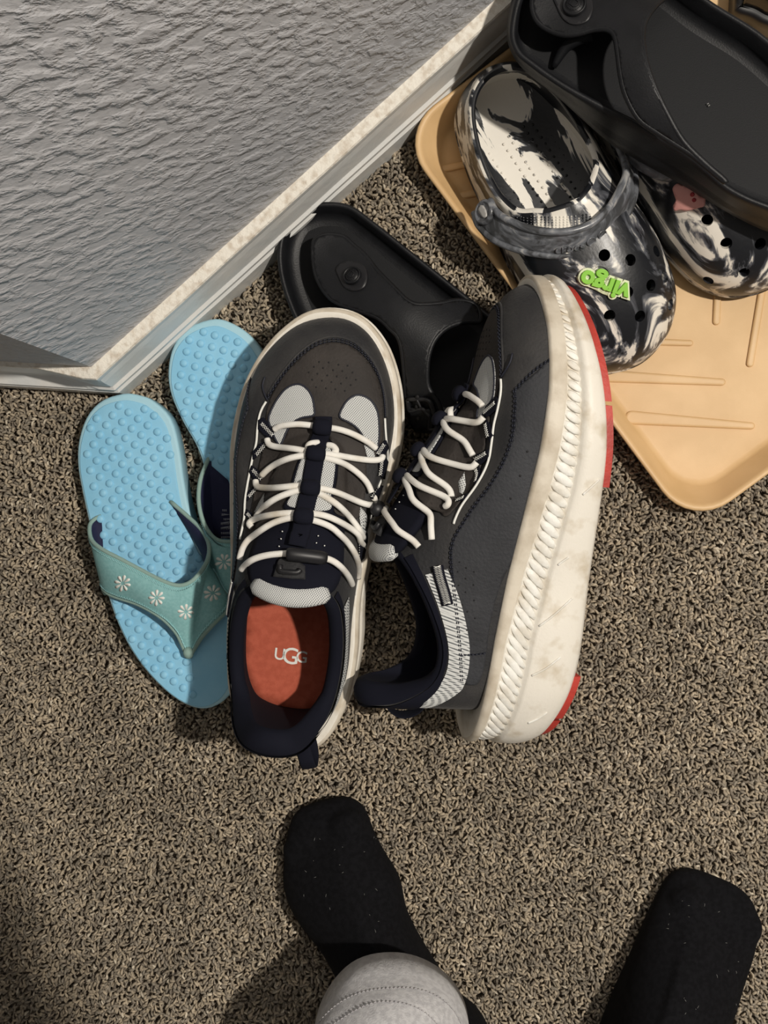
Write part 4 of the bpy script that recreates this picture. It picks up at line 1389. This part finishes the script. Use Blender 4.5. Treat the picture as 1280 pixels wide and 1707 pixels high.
# eyestay panels beside the tongue
el = cA([(345, 840), (430, 870), (520, 735), (600, 715), (640, 725), (640, 800), (600, 890), (540, 1000), (500, 1120), (470, 1280), (400, 1370), (300, 1420), (235, 1440), (240, 1350), (270, 1200), (290, 1080), (320, 940)])
er = cA([(720, 725), (800, 735), (880, 780), (925, 850), (945, 950), (950, 1060), (945, 1160), (930, 1270), (900, 1330), (840, 1330), (760, 1300), (745, 1220), (770, 1100), (775, 980), (755, 890), (725, 840)])
item('eyestay', S1.patch(el, .0012, .0010, 4, 90), MT['nubuck_brown'], 'upper')
item('eyestay', S1.patch(er, .0012, .0010, 4, 90), MT['nubuck_brown'], 'upper')
# mesh window of the tongue with its navy edge
tw = cA([(600, 915), (560, 960), (530, 1030), (505, 1120), (485, 1210), (470, 1290), (720, 1312), (740, 1210), (760, 1100), (772, 1000), (762, 930), (725, 880), (660, 868)])
item('tongue_edge', S1.patch(tw, .0026, .0020, 4, 70), MT['navy_cloth'], 'tongue')
cx, cy = 350 + 625 / 3.657, 500 + 1090 / 3.657
item('tongue_window', S1.patch([(cx + (u - cx) * .86, cy + (v - cy) * .9) for u, v in tw], .0032, .0010, 3.5, 70), MT['mesh_grey'], 'tongue', label='grey mesh window')
# side strips of mesh behind the eyestays
for q in (cA([(905, 1335), (915, 1260), (945, 1310), (940, 1440), (915, 1430)]), cA([(340, 1180), (335, 1250), (300, 1300), (275, 1300)])):
    item('mesh_strip', S1.patch(q, .0015, .0005, 4), MT['mesh_grey'], 'upper')
# perforations
perf = cA([(725, 383), (667, 380), (784, 397), (838, 403), (636, 410), (691, 417), (752, 430), (808, 436), (868, 444), (605, 443), (657, 452), (716, 462), (774, 468), (832, 477), (888, 488), (625, 488), (684, 494), (741, 502), (799, 511), (857, 520), (649, 533), (708, 540), (765, 546), (822, 555)])
g = G()
for u, v in perf:
    g.put(S1.patch([(u + 1.5 * math.cos(k * PI / 4), v + 1.5 * math.sin(k * PI / 4)) for k in range(8)], .0012, .0004, 3))
item('perforations', (g.v, g.f), MT['hole'], 'upper', kind='stuff')
# seams of the toe cap
g = G()
for off in (0, 14):
    seam = cA([(352, 590 + off), (395, 520 + off), (460, 430 + off), (545, 335 + off), (650, 262 + off), (760, 238 + off), (872, 268 + off), (960, 345 + off), (1018, 435 + off), (1048, 530 + off * .3), (1062, 620), (1068, 720)])
    P, Nn = S1.line(seam, .0010, 90)
    gg = dash_line(P, Nn, .0021, .0009, .00045, .0002); g.put((gg.v, gg.f))
P, Nn = S1.line(cA([(335, 470), (320, 520), (330, 570), (350, 610)]), .0008, 16); g.put(tube(P, .0006, 5))
item('toe_stitching', (g.v, g.f), MT['thread'], 'upper')
seamE = cA([(352, 580), (395, 508), (460, 418), (545, 322), (650, 248), (760, 224), (872, 254), (960, 331), (1022, 425), (1056, 530), (1072, 620), (1078, 720)])
P, Nn = S1.line(seamE, .0003, 80)
item('toe_cap_edge', tube(P, .0009, 6), MT['nubuck'], 'upper')

# white piping on both sides
for pl in (cA([(342, 620), (318, 660), (300, 710), (288, 790), (282, 870), (262, 950), (242, 1050), (225, 1140), (212, 1230), (208, 1330), (192, 1410), (182, 1460)]),
           cA([(1066, 722), (1070, 800), (1076, 870), (1084, 940), (1078, 1000), (1062, 1060), (1030, 1130), (1014, 1190), (1008, 1270), (1000, 1340), (985, 1400), (965, 1470)]) + cB([(960, 130), (952, 250), (938, 380), (922, 520), (900, 640)])):
    P, Nn = S1.line(pl, .0010, 70)
    item('piping', tube(P, .0008, 7), MT['white_print'], 'upper', label='thin white piping')
# collar stitch line at the medial heel
P, Nn = S1.line(cB([(895, 650), (870, 740), (850, 880), (800, 980), (720, 1090), (640, 1190)]), .0012, 40)
item('collar_seam', tube(P, .0006, 5), MT['white_print'], 'upper')

# webbing loops with a white zigzag
def loop_tab(poly, a, b, n, amp):
    item('webbing_loop', S1.patch(poly, .0020, .0016, 3.5), MT['navy_cloth'], 'upper')
    d = Vector((b[0] - a[0], b[1] - a[1])); s = Vector((-d.y, d.x)).normalized()
    for sg in (1, -1):
        z = []
        for k in range(2 * n + 1):
            p = Vector(a) + d * k / (2 * n) + s * amp * 1.25 * (1 if k % 2 else -1) * sg
            z.append((p.x, p.y))
        V = [S1.at(u, v, .0024)[0] for u, v in z]
        item('zigzag_thread', tube(V, .00032, 4), MT['white_print'], 'upper')
loop_tab(cA([(300, 735), (330, 718), (398, 792), (388, 845), (362, 850), (300, 790)]), *cA([(312, 752), (382, 826)]), 4, 2.3)
loop_tab(cA([(270, 975), (265, 930), (310, 880), (352, 862), (345, 900)]), *cA([(280, 945), (335, 882)]), 3, 2.3)
loop_tab(cA([(245, 1050), (262, 1010), (325, 1062), (315, 1110), (285, 1112)]), *cA([(258, 1035), (312, 1092)]), 3, 2.3)
loop_tab(cA([(225, 1230), (230, 1180), (290, 1122), (300, 1150)]), *cA([(235, 1200), (285, 1142)]), 3, 2)
loop_tab(cA([(215, 1320), (225, 1280), (265, 1310), (262, 1350)]), *cA([(225, 1300), (255, 1335)]), 2, 2)
loop_tab(cA([(1010, 945), (1015, 895), (1062, 855), (1076, 900), (1040, 965)]), *cA([(1022, 940), (1062, 880)]), 3, 2.5)
loop_tab(cA([(1020, 990), (1060, 960), (1072, 985), (1050, 1090), (1030, 1070)]), *cA([(1048, 985), (1038, 1070)]), 3, 2.0)
loop_tab(cA([(975, 1210), (990, 1165), (1045, 1125), (1052, 1160), (1015, 1225)]), *cA([(990, 1205), (1040, 1145)]), 3, 2.5)
loop_tab(cA([(975, 1270), (1005, 1240), (1008, 1330), (985, 1350)]), *cA([(992, 1255), (995, 1335)]), 3, 2.0)
loop_tab(cB([(895, 60), (945, 30), (945, 160), (905, 200)]), *cB([(922, 60), (920, 180)]), 4, 2.4)
loop_tab(cB([(900, 310), (940, 300), (935, 420), (905, 420)]), *cB([(920, 320), (918, 410)]), 3, 2.2)

# central webbing that carries the laces
cen = cA([(690, 712), (688, 775), (672, 835), (655, 880), (645, 935), (635, 1000), (622, 1070), (612, 1150), (592, 1215), (572, 1310), (560, 1380), (548, 1440)]) + cB([(545, 40), (530, 110)])
P, Nn = S1.line(cen, .0040, 80)
nsm = [sum((Nn[max(0, min(len(Nn) - 1, i + k))] for k in range(-4, 5)), Vector((0, 0, 0))).normalized() for i in range(len(Nn))]
P2 = []
for i, (p, nn) in enumerate(zip(P, nsm)):
    u = [p_ for p_ in (0,)]
    P2.append(p)
item('lace_webbing', tube(P2, .0118 * .5 / 1.0 * 1.0 / 1.0 if False else .0060, 10, flat=.18, up=nsm), MT['navy_cloth'], 'tongue', label='black-navy webbing strip')
for (x, y, w) in ((685, 775, 50), (645, 935, 50), (612, 1142, 50), (570, 1318, 52)):
    a = cA([(x - w, y - 6)])[0]; b = cA([(x + w, y + 6)])[0]
    a3, n3 = S1.at(*a, .0066); b3, _ = S1.at(*b, .0066); m3, nn = S1.at((a[0] + b[0]) / 2, (a[1] + b[1]) / 2, .0074)
    item('lace_keeper', tube([a3, a3.lerp(m3, .5) + nn * .0003, m3, m3.lerp(b3, .5) + nn * .0003, b3], [.0048, .0056, .0056, .0056, .0048], 12, flat=.72, up=nn), MT['navy_cloth'], 'tongue')

# laces
LR = .0021
laces = [
 cA([(392, 790), (420, 772), (470, 762), (540, 757), (610, 764), (660, 770)]),
 cA([(710, 778), (770, 785), (850, 808), (920, 842), (970, 870), (1012, 905)]),
 cA([(348, 848), (356, 878), (385, 892), (440, 900), (520, 908), (585, 922), (630, 930)]),
 cA([(595, 905), (602, 882), (630, 872), (660, 870)]),
 cA([(715, 885), (750, 890), (772, 920), (750, 930)]),
 cA([(640, 940), (580, 946), (480, 965), (400, 1000), (350, 1035), (315, 1070)]),
 cA([(660, 935), (740, 940), (820, 955), (900, 968), (985, 978), (1045, 972), (1052, 950)]),
 cA([(665, 955), (740, 970), (810, 995), (870, 1030), (930, 1080), (965, 1125), (985, 1175)]),
 cA([(278, 1100), (282, 1135), (320, 1145), (400, 1146), (500, 1135), (560, 1132), (610, 1140)]),
 cA([(600, 1150), (540, 1160), (450, 1188), (380, 1222), (320, 1270), (280, 1325)]),
 cA([(620, 1142), (690, 1150), (770, 1172), (860, 1210), (930, 1240), (990, 1252), (1012, 1235), (1000, 1205)]),
 cA([(625, 1162), (690, 1192), (760, 1235), (820, 1288), (870, 1345), (910, 1400), (935, 1450)]),
 cA([(255, 1385), (235, 1365), (262, 1340), (330, 1318), (420, 1303), (500, 1298), (560, 1305)]),
 cA([(560, 1322), (490, 1328), (400, 1352), (330, 1390), (260, 1440)]) + cB([(225, 80), (195, 130), (180, 190)]),
 cA([(590, 1300), (660, 1305), (740, 1328), (830, 1375), (910, 1430)]) + cB([(915, 85), (955, 115)]),
 cA([(590, 1335), (660, 1352), (740, 1385)]) + cB([(790, 40), (850, 100), (895, 180), (908, 250), (903, 305)]),
 cB([(192, 255), (215, 225), (260, 192), (330, 170), (400, 160), (470, 156), (530, 158)]),
 cB([(650, 180), (710, 186), (765, 210), (815, 255), (850, 305), (868, 348)]),
]
for L_ in laces:
    n = max(10, len(L_) * 5)
    hs = [.0036 + .0020 * math.sin(PI * i / (len(L_) - 1)) for i in range(len(L_))]
    P, Nn = S1.line([(p[0], p[1], h) for p, h in zip(L_, hs)], 0, n)
    for _ in range(6): P = [P[0]] + [(P[i - 1] + P[i] * 2 + P[i + 1]) / 4 for i in range(1, len(P) - 1)] + [P[-1]]
    item('lace', tube(P, LR, 10), MT['lace'], 'upper' if False else None, label='white round cord lace')
# cord lock on the tongue
P, Nn = S1.line(cB([(468, 160), (520, 163), (585, 170), (650, 178), (708, 186)]), .0082, 14)
item('cord_lock', tube(P, [.0036, .0043, .0045, .0045, .0045, .0045, .0045, .0045, .0045, .0045, .0045, .0045, .0043, .0036], 14), MT['rubber'], 'tongue', label='black rubber cord lock')
# pull tab on the tongue
item('tongue_tab', S1.patch(cB([(428, 205), (445, 195), (540, 215), (575, 240), (578, 315), (500, 312), (395, 300), (410, 255)]), .0034, .002, 3.5), MT['nubuck'], 'tongue')
P, Nn = S1.line(cB([(430, 225), (425, 262), (470, 268), (530, 272), (550, 255)]), .0050, 16)
item('tongue_loop', tube(P, .0018, 8), MT['rubber'], 'tongue')
g = G()
for (x, y) in ((450, 30), (442, 75), (430, 120), (650, 55), (640, 98), (688, 115)):
    u, v = cB([(x, y)])[0]
    g.put(S1.patch([(u + 1.1 * math.cos(k * PI / 3), v + 1.1 * math.sin(k * PI / 3)) for k in range(6)], .0026, .0006, 3))
item('eyelet_dots', (g.v, g.f), MT['white_print'], 'tongue', kind='stuff')

# lateral side, read off the sneaker that lies on its side
g = G()
for off in (0, 9):
    quarter = c3b([(745, 640), (748, 700), (742, 780), (735, 860), (712, 940), (680, 1010), (640, 1080), (590, 1150), (550, 1200)]) + c4([(500, 115), (455, 190), (436, 260), (440, 350), (455, 480), (470, 620), (482, 760), (488, 890)])
    quarter = [(u + off / 2.909, v) for u, v in quarter]
    P, Nn = S2.line(quarter, .0006, 130)
    gg = dash_line(P, Nn, .0021, .0009, .00045, .0003); g.put((gg.v, gg.f))
    cap = c3b([(925, 488 + off), (880, 515 + off), (830, 555 + off), (785, 600 + off), (748, 640 + off)])
    P, Nn = S2.line(cap, .0006, 24)
    gg = dash_line(P, Nn, .0021, .0009, .00045, .0003); g.put((gg.v, gg.f))
cnt = c4([(485, 765), (520, 760), (560, 760), (612, 752)])
P, Nn = S2.line(cnt, .0008, 14); gg = dash_line(P, Nn, .0018, .0006, .0006, .0003); g.put((gg.v, gg.f))
item('quarter_stitching', (g.v, g.f), MT['thread'], 'upper')
qp = c3b([(925, 500), (850, 560), (752, 648), (752, 720), (740, 850), (705, 965), (650, 1075), (565, 1195)]) + c4([(505, 115), (450, 210), (440, 300), (450, 450), (470, 620), (485, 760), (492, 885), (560, 905), (590, 860), (612, 755), (625, 640), (650, 520), (690, 400), (760, 260), (820, 120)]) + c3b([(850, 1150), (890, 1000), (920, 820), (928, 650)])
item('quarter_panel', S2.patch(qp, .0007, .0005, 5, 120), MT['nubuck_blue'], 'upper', label='charcoal leather quarter panel')
g = G()
for (x, y) in ((483, 310), (515, 338), (553, 357), (475, 357), (512, 390), (478, 423), (550, 420), (512, 455), (553, 495), (495, 517), (520, 550), (557, 582), (517, 640)):
    u, v = 600 + x / 2.909, 830 + y / 2.909
    g.put(S2.patch([(u + 1.5 * math.cos(k * PI / 3), v + 1.5 * math.sin(k * PI / 3)) for k in range(6)], .0010, .0004, 3))
for (x, y) in ((810, 938), (775, 1055), (730, 1165)):
    u, v = 600 + x / 2.909, 430 + y / 2.909
    g.put(S2.patch([(u + 2 * math.cos(k * PI / 3), v + 2 * math.sin(k * PI / 3)) for k in range(6)], .0010, .0004, 3))
item('side_perforations', (g.v, g.f), MT['hole'], 'upper', kind='stuff')
# zigzag webbing along the side eyestay
zz = c4([(375, 330), (385, 380), (400, 430), (412, 470), (425, 520)])
P, Nn = S2.line(zz, .0020, 26)
item('side_webbing', tube(P, .0038, 8, flat=.2, up=Nn), MT['navy_cloth'], 'upper')
g = G()
for sg in (1, -1):
    z = []
    for i in range(0, 25):
        t = (P[min(i + 1, 25)] - P[max(i - 1, 0)]).normalized(); s = Nn[i].cross(t)
        z.append(P[i] + Nn[i] * .0009 + s * .0022 * sg * (1 if i % 2 else -1))
    g.put(tube(z, .00045, 4))
item('side_zigzag', (g.v, g.f), MT['white_print'], 'upper')

# pull loop at the heel
lp = spl3([cm(1.6, 2.9, 11.0), cm(2.1, 1.7, 11.2), cm(2.3, .9, 10.4), cm(2.3, .9, 9.4), cm(2.1, 1.6, 8.6), cm(1.6, 2.8, 8.4)], 22)
c_ = Vector(cm(1.9, 2.2, 9.8))
item('pull_loop', tube(lp, .0050, 10, flat=.16, up=[(p - c_).normalized() for p in lp]), MT['navy_cloth'], None, label='black-navy heel pull loop')

def build_sneaker(label, M, mir, parts_skip=()):
    root = thing('sneaker', label, 'sneaker', M, 'pair of charcoal sneakers')
    made = {}
    for (name, v, f, m, par, lab, sm, kind) in ITEMS:
        if mir:
            v = [Vector((-p.x, p.y, p.z)) for p in v]; f = [tuple(q)[::-1] for q in f]
        parent = made.get(par, root) if par else root
        o = add(name, v, f, m, parent, smooth=sm)
        if lab: o['label'] = lab
        if kind: o['kind'] = kind
        made.setdefault(name, o)
    return root, made
# parents come first
order_first = ['midsole', 'upper', 'tongue']
ITEMS.sort(key=lambda it: order_first.index(it[0]) if it[0] in order_first else 9)
sn1, made1 = build_sneaker('upright charcoal sneaker with white cord laces, red insole facing up', M1, False)
sn2, made2 = build_sneaker('charcoal sneaker lying on its side, chunky white sole and red pads facing right', M2, True)
# lettering on the insole: small letters either side of a larger middle one
def insole_text(root, made, M, mir):
    ip = Surf([cm(-5, 0, 4.62), cm(5, 0, 4.62), cm(5, 20, 4.62), cm(-5, 20, 4.62)], [(0, 1, 2, 3)])
    for ch, x, y, s in (('U', -.78, 0, .0118), ('G', 0, -.05, .0168), ('G', .80, 0, .0118)):
        L = Matrix.Translation((( -.45 + x * 1.0) / 100, (6.75 + y) / 100, .0460))
        text_mesh(ch, s, L, 'insole_lettering', MT['white_print'], made['insole'], .0002, .0001)
insole_text(sn1, made1, M1, False)
insole_text(sn2, made2, M2, True)
# ------------------------------------------------------------------ the person standing at the near side
def remeshed(name, geos, voxel, m, parent, smooth_it=6, Mi=None):
    g = G()
    for q in geos: g.put(q)
    o = g.add(name, m, parent)
    r = o.modifiers.new('join', 'REMESH'); r.mode = 'VOXEL'; r.voxel_size = voxel; r.use_smooth_shade = True
    s = o.modifiers.new('soft', 'SMOOTH'); s.iterations = smooth_it; s.factor = .6
    bpy.context.view_layer.update()
    dg = bpy.context.evaluated_depsgraph_get()
    me = bpy.data.meshes.new_from_object(o.evaluated_get(dg))
    o.modifiers.clear(); old = o.data; o.data = me; bpy.data.meshes.remove(old)
    for p in me.polygons: p.use_smooth = True
    if not me.materials: me.materials.append(m)
    return o

PM = base_at(800, 1800, 0)
person = thing('person', 'standing person in black socks and heather grey sweatpants, feet at the bottom of the picture', 'person', PM)
PMi = PM.inverted()
L_ = lambda p: PMi @ Vector(p)

def foot_geo(outline, spine, z0=-.001):
    """outline px seen from above; spine: (u, v, z) from toes to heel"""
    n = 90
    O = [Vector(W2(p[0], p[1], .022)) for p in smooth_poly(outline, n)]
    sp = [W(*s) for s in spl3(spine, 40)]
    # ordinate along the foot
    a = Vector((sp[0].x, sp[0].y)); b = Vector((sp[-1].x, sp[-1].y)); d = (b - a).normalized(); ln = (b - a).length
    area = sum(O[i].x * O[(i + 1) % n].y - O[(i + 1) % n].x * O[i].y for i in range(n))
    sg = 1 if area > 0 else -1
    def tgt(p):
        t = min(max((p - a).dot(d) / ln, 0), 1)
        return sp[min(39, int(t * 39))].lerp(sp[min(39, int(t * 39) + 1)], t * 39 % 1)
    rs = []
    for dd, z in ((-.012, z0), (-.004, z0 + .001), (-.0008, z0 + .006), (0, z0 + .012)):
        rs.append([Vector((p.x, p.y, z)) for p in offset2(O, dd * sg)])
    base = rs[-1]
    for k in range(1, 15):
        h = k / 14
        ring = []
        for p in base:
            t = tgt(Vector((p.x, p.y)))
            aa = 1 - math.cos(h * PI / 2); bb = math.sin(h * PI / 2) ** .9
            ring.append(Vector((p.x + (t.x - p.x) * aa, p.y + (t.y - p.y) * aa, p.z + (t.z - p.z) * bb)))
        rs.append(ring)
    v, f = rings(rs, cap0=True, cap1=True)
    if sg < 0: f = [q[::-1] for q in f]
    return [L_(p) for p in v], f

def limb(pts, sides=20, flat=1.0, up=None):
    P = [Vector(p[:3]) for p in pts]
    S = spline([tuple(p) for p in pts], len(pts) * 6)
    return tube([L_(s[:3]) for s in S], [s[3] for s in S], sides, flat=flat, up=up)

lf = [(566, 1335), (528, 1342), (490, 1360), (476, 1392), (470, 1436), (468, 1478), (477, 1512), (498, 1548), (536, 1592), (572, 1650), (612, 1720), (655, 1785), (700, 1830), (750, 1845), (790, 1822), (797, 1770), (778, 1700), (736, 1630), (698, 1568), (676, 1520), (666, 1472), (640, 1428), (622, 1392), (608, 1357), (590, 1340)]
ls = [(560, 1362, .022), (565, 1400, .030), (568, 1450, .040), (578, 1500, .049), (600, 1560, .060), (635, 1630, .075), (680, 1710, .088), (730, 1790, .085), (745, 1810, .06)]
rf = [(1146, 1457), (1122, 1466), (1100, 1500), (1076, 1550), (1052, 1606), (1024, 1668), (996, 1740), (968, 1815), (958, 1880), (985, 1930), (1038, 1942), (1090, 1905), (1135, 1840), (1184, 1770), (1224, 1702), (1246, 1645), (1265, 1595), (1272, 1552), (1263, 1514), (1238, 1488), (1204, 1472), (1172, 1460)]
rs_ = [(1165, 1485, .022), (1165, 1530, .032), (1160, 1590, .045), (1145, 1650, .058), (1115, 1730, .076), (1070, 1800, .090), (1030, 1880, .085), (1015, 1900, .06)]
ankL = W(735, 1775, .085); ankR = W(1040, 1865, .085)
kneeL = Vector((-.05, -.56, .48)); kneeR = Vector((.175, -.58, .48))
hipL = Vector((-.02, -.70, .92)); hipR = Vector((.15, -.71, .92))
def sock(outline, spine, ank, knee, toes, lab):
    mid1 = ank.lerp(knee, .18); mid2 = ank.lerp(knee, .42)
    geos = [foot_geo(outline, spine), limb([(ank.x, ank.y, .045, .034), (ank.x, ank.y, .09, .037), (*mid1, .036), (*mid2, .044)])]
    for (u, v, z, r) in toes:
        p = L_(W(u, v, z)); q = L_(W(u + (ank.x > 0) * -8 + 14, v + 45, z + .006))
        geos.append(tube([p.lerp(q, t) for t in (0, .1, .3, .6, 1)], [r * .45, r * .8, r, r, r * .8], 12))
    o = remeshed('sock', geos, .0026, MT['sock'], person, 5)
    o['label'] = lab
    return o
sock(lf, ls, ankL, kneeL, [(571, 1352, .016, .0145), (532, 1357, .014, .010), (508, 1366, .013, .0095), (492, 1380, .012, .009), (484, 1400, .011, .0085)], 'black knit sock on the left foot')
sock(rf, rs_, ankR, kneeR, [(1143, 1476, .016, .0145), (1178, 1476, .014, .010), (1207, 1488, .013, .0095), (1230, 1500, .012, .009), (1248, 1522, .011, .0085)], 'black knit sock on the right foot')
# white lint on the socks
rnd = random.Random(4)
for so, (x0, y0, x1, y1) in zip([c for c in person.children if c.name.startswith('sock')], ((500, 1380, 640, 1560), (1110, 1490, 1240, 1690))):
    sf = Surf([v.co for v in so.data.vertices], [tuple(p.vertices) for p in so.data.polygons], PM)
    g = G()
    for k in range(20):
        u, v = rnd.uniform(x0, x1), rnd.uniform(y0, y1)
        p, n = sf.at(u, v, .0002); a = rnd.uniform(0, 2 * PI); l = rnd.uniform(.0003, .0012)
        t = Vector((math.cos(a), math.sin(a), 0)); t = (t - n * n.dot(t)).normalized()
        g.put(tube([p - t * l, p + n * .0002, p + t * l], .00014, 4))
    lint = g.add('lint', MT['lint'], so); lint['kind'] = 'stuff'

# one continuous body under the clothes
bm = bmesh.new()
J = {}
def j(name, p, r):
    J[name] = (bm.verts.new(L_(p)), r)
hips = (hipL + hipR) / 2 + Vector((0, 0, .05))
chest = Vector((.07, -.74, 1.30)); neck = Vector((.07, -.72, 1.46)); head = Vector((.07, -.66, 1.60))  # upper body is unseen, put in mainly to shadow the lower-left carpet
j('pelvis', hips, .115); j('waist', (.066, -.71, 1.12), .10); j('chest', chest, .12); j('neck', neck, .05); j('head', head, .085); j('crown', head + Vector((0, .01, .10)), .065)
for s, hp, kn, an, sx in (('l', hipL, kneeL, ankL, -1), ('r', hipR, kneeR, ankR, 1)):
    j('hip' + s, hp, .078); j('knee' + s, kn, .050); j('ankle' + s, an + Vector((0, -.004, -.03)), .026)
toeL = W(572, 1425, .018); toeR = W(1165, 1545, .018)
j('toel', toeL, .012); j('toer', toeR, .012)
j('insl', W(615, 1590, .032), .020); j('insr', W(1140, 1680, .032), .020)
j('shl', (-.10, -.72, 1.38), .055); j('shr', (.25, -.72, 1.38), .055)
j('ell', (-.24, -.62, 1.14), .040); j('elr', (.39, -.36, 1.10), .042)
j('wrl', (-.20, -.45, 1.00), .027); j('wrr', (.16, -.05, .93), .027)
j('hal', (-.17, -.38, .98), .030); j('har', (.10, .00, .91), .028)
for a, b in (('pelvis', 'waist'), ('waist', 'chest'), ('chest', 'neck'), ('neck', 'head'), ('head', 'crown'), ('pelvis', 'hipl'), ('pelvis', 'hipr'), ('hipl', 'kneel'), ('hipr', 'kneer'), ('kneel', 'anklel'), ('kneer', 'ankler'), ('anklel', 'insl'), ('insl', 'toel'), ('ankler', 'insr'), ('insr', 'toer'), ('chest', 'shl'), ('chest', 'shr'), ('shl', 'ell'), ('shr', 'elr'), ('ell', 'wrl'), ('elr', 'wrr'), ('wrl', 'hal'), ('wrr', 'har')):
    bm.edges.new((J[a][0], J[b][0]))
bm.verts.index_update()
me = bpy.data.meshes.new('body'); bm.to_mesh(me)
body = bpy.data.objects.new('body', me); COL.objects.link(body); body.parent = person
sk = body.modifiers.new('skin', 'SKIN')
rad = [r for (_, r) in J.values()]
for i, sv in enumerate(me.skin_vertices[0].data):
    sv.radius = (rad[i], rad[i]); sv.use_root = (i == 0)
ss = body.modifiers.new('sub', 'SUBSURF'); ss.levels = 2; ss.render_levels = 2
bpy.context.view_layer.update()
nme = bpy.data.meshes.new_from_object(body.evaluated_get(bpy.context.evaluated_depsgraph_get()))
body.modifiers.clear(); body.data = nme; nme.materials.append(MT['skin'])
for p in nme.polygons: p.use_smooth = True
bm.free()

# sweatpants: two loose legs joined at the hips; the left hem drapes over the instep
def leg_rings(hem_c, hem_r, hem_tilt, knee, hip, seed, hem_up):
    rr = []
    stations = 46
    n = 72
    for i in range(stations + 1):
        t = i / stations
        if t < .5:
            q = t / .5
            c = hem_c.lerp(Vector((knee.x, knee.y, knee.z)), q); r0 = hem_r[0] + (.082 - hem_r[0]) * q; r1 = hem_r[1] + (.086 - hem_r[1]) * q
        else:
            q = (t - .5) / .5
            c = knee.lerp(hip, q); r0 = .082 + .020 * q; r1 = .086 + .026 * q
        tl = max(0, 1 - t / .12)
        ring = []
        for k in range(n):
            a = 2 * PI * k / n
            w = noise.noise(Vector((math.cos(a) * 1.5 + seed, math.sin(a) * 1.5, t * 14))) * .008 * min(1, t * 14 + .15)
            w += .0045 * math.sin(t * 60 + 2.5 * math.cos(a + seed)) * math.exp(-((t - .10) / .07) ** 2)
            r = 1 + w / r0
            x = c.x + math.cos(a) * r0 * r; y = c.y + math.sin(a) * r1 * r
            z = c.z + tl * (hem_tilt[0] * math.cos(a) + hem_tilt[1] * math.sin(a))
            ring.append(L_((x, y, z)))
        rr.append(ring)
    return rr
hemL = W(652, 1722, .086)
RL = leg_rings(hemL, (.052, .060), (-.008, .010), kneeL, hipL, 1, 0)
RR = leg_rings(W(1030, 1895, .10), (.050, .056), (0, .010), kneeR, hipR, 5, 0)
g = G()
for R_ in (RL, RR):
    inner = [[p + (sum(r, Vector((0, 0, 0))) / len(r) - p).normalized() * .0025 for p in r] for r in R_[:4]]
    v, f = rings(inner[::-1] + R_); g.put((v, f))
top = limb([(hipL.x - .02, hipL.y, hipL.z - .03, .07), (.065, -.675, .95, .13), (hipR.x + .02, hipR.y, hipR.z - .03, .07)], 24)
g.put(top)
g.put(limb([(.065, -.675, .93, .13), (.066, -.70, 1.04, .135)], 28))
tr = g.add('sweatpants', MT['sweat'], person); tr['label'] = 'heather grey sweatpants'
for R_ in (RL, RR):
    for t in (2, 3):
        a = R_[t]
        pts = [p + (p - sum(a, Vector((0, 0, 0))) / len(a)).normalized() * .0004 for p in a]
        g2 = dash_line(pts + [pts[0]], [(p - sum(a, Vector((0, 0, 0))) / len(a)).normalized() for p in pts] + [Vector((1, 0, 0))], .0018, .0008, .00032, .0001)
        g2.add('hem_stitching', MT['sweat_thread'], tr)
# sweatshirt over torso and phone arm; unseen, added mainly to cast the lower-left shadow
g = G()
g.put(limb([(.066, -.70, 1.00, .150), (.066, -.72, 1.12, .145), (.07, -.74, 1.30, .155), (.07, -.73, 1.42, .10), (.07, -.72, 1.46, .062)], 28))
g.put(limb([(.24, -.72, 1.38, .075), (.33, -.54, 1.24, .068), (.39, -.36, 1.10, .064), (.30, -.22, 1.03, .056), (.17, -.06, .94, .042)], 24))
g.put(limb([(-.10, -.72, 1.38, .075), (-.18, -.67, 1.24, .066), (-.24, -.62, 1.14, .060), (-.22, -.53, 1.06, .052), (-.20, -.46, 1.01, .042)], 24))
g.add('sweatshirt', mat('charcoal_jersey', (.10, .10, .11), .9, .4, 900), person)
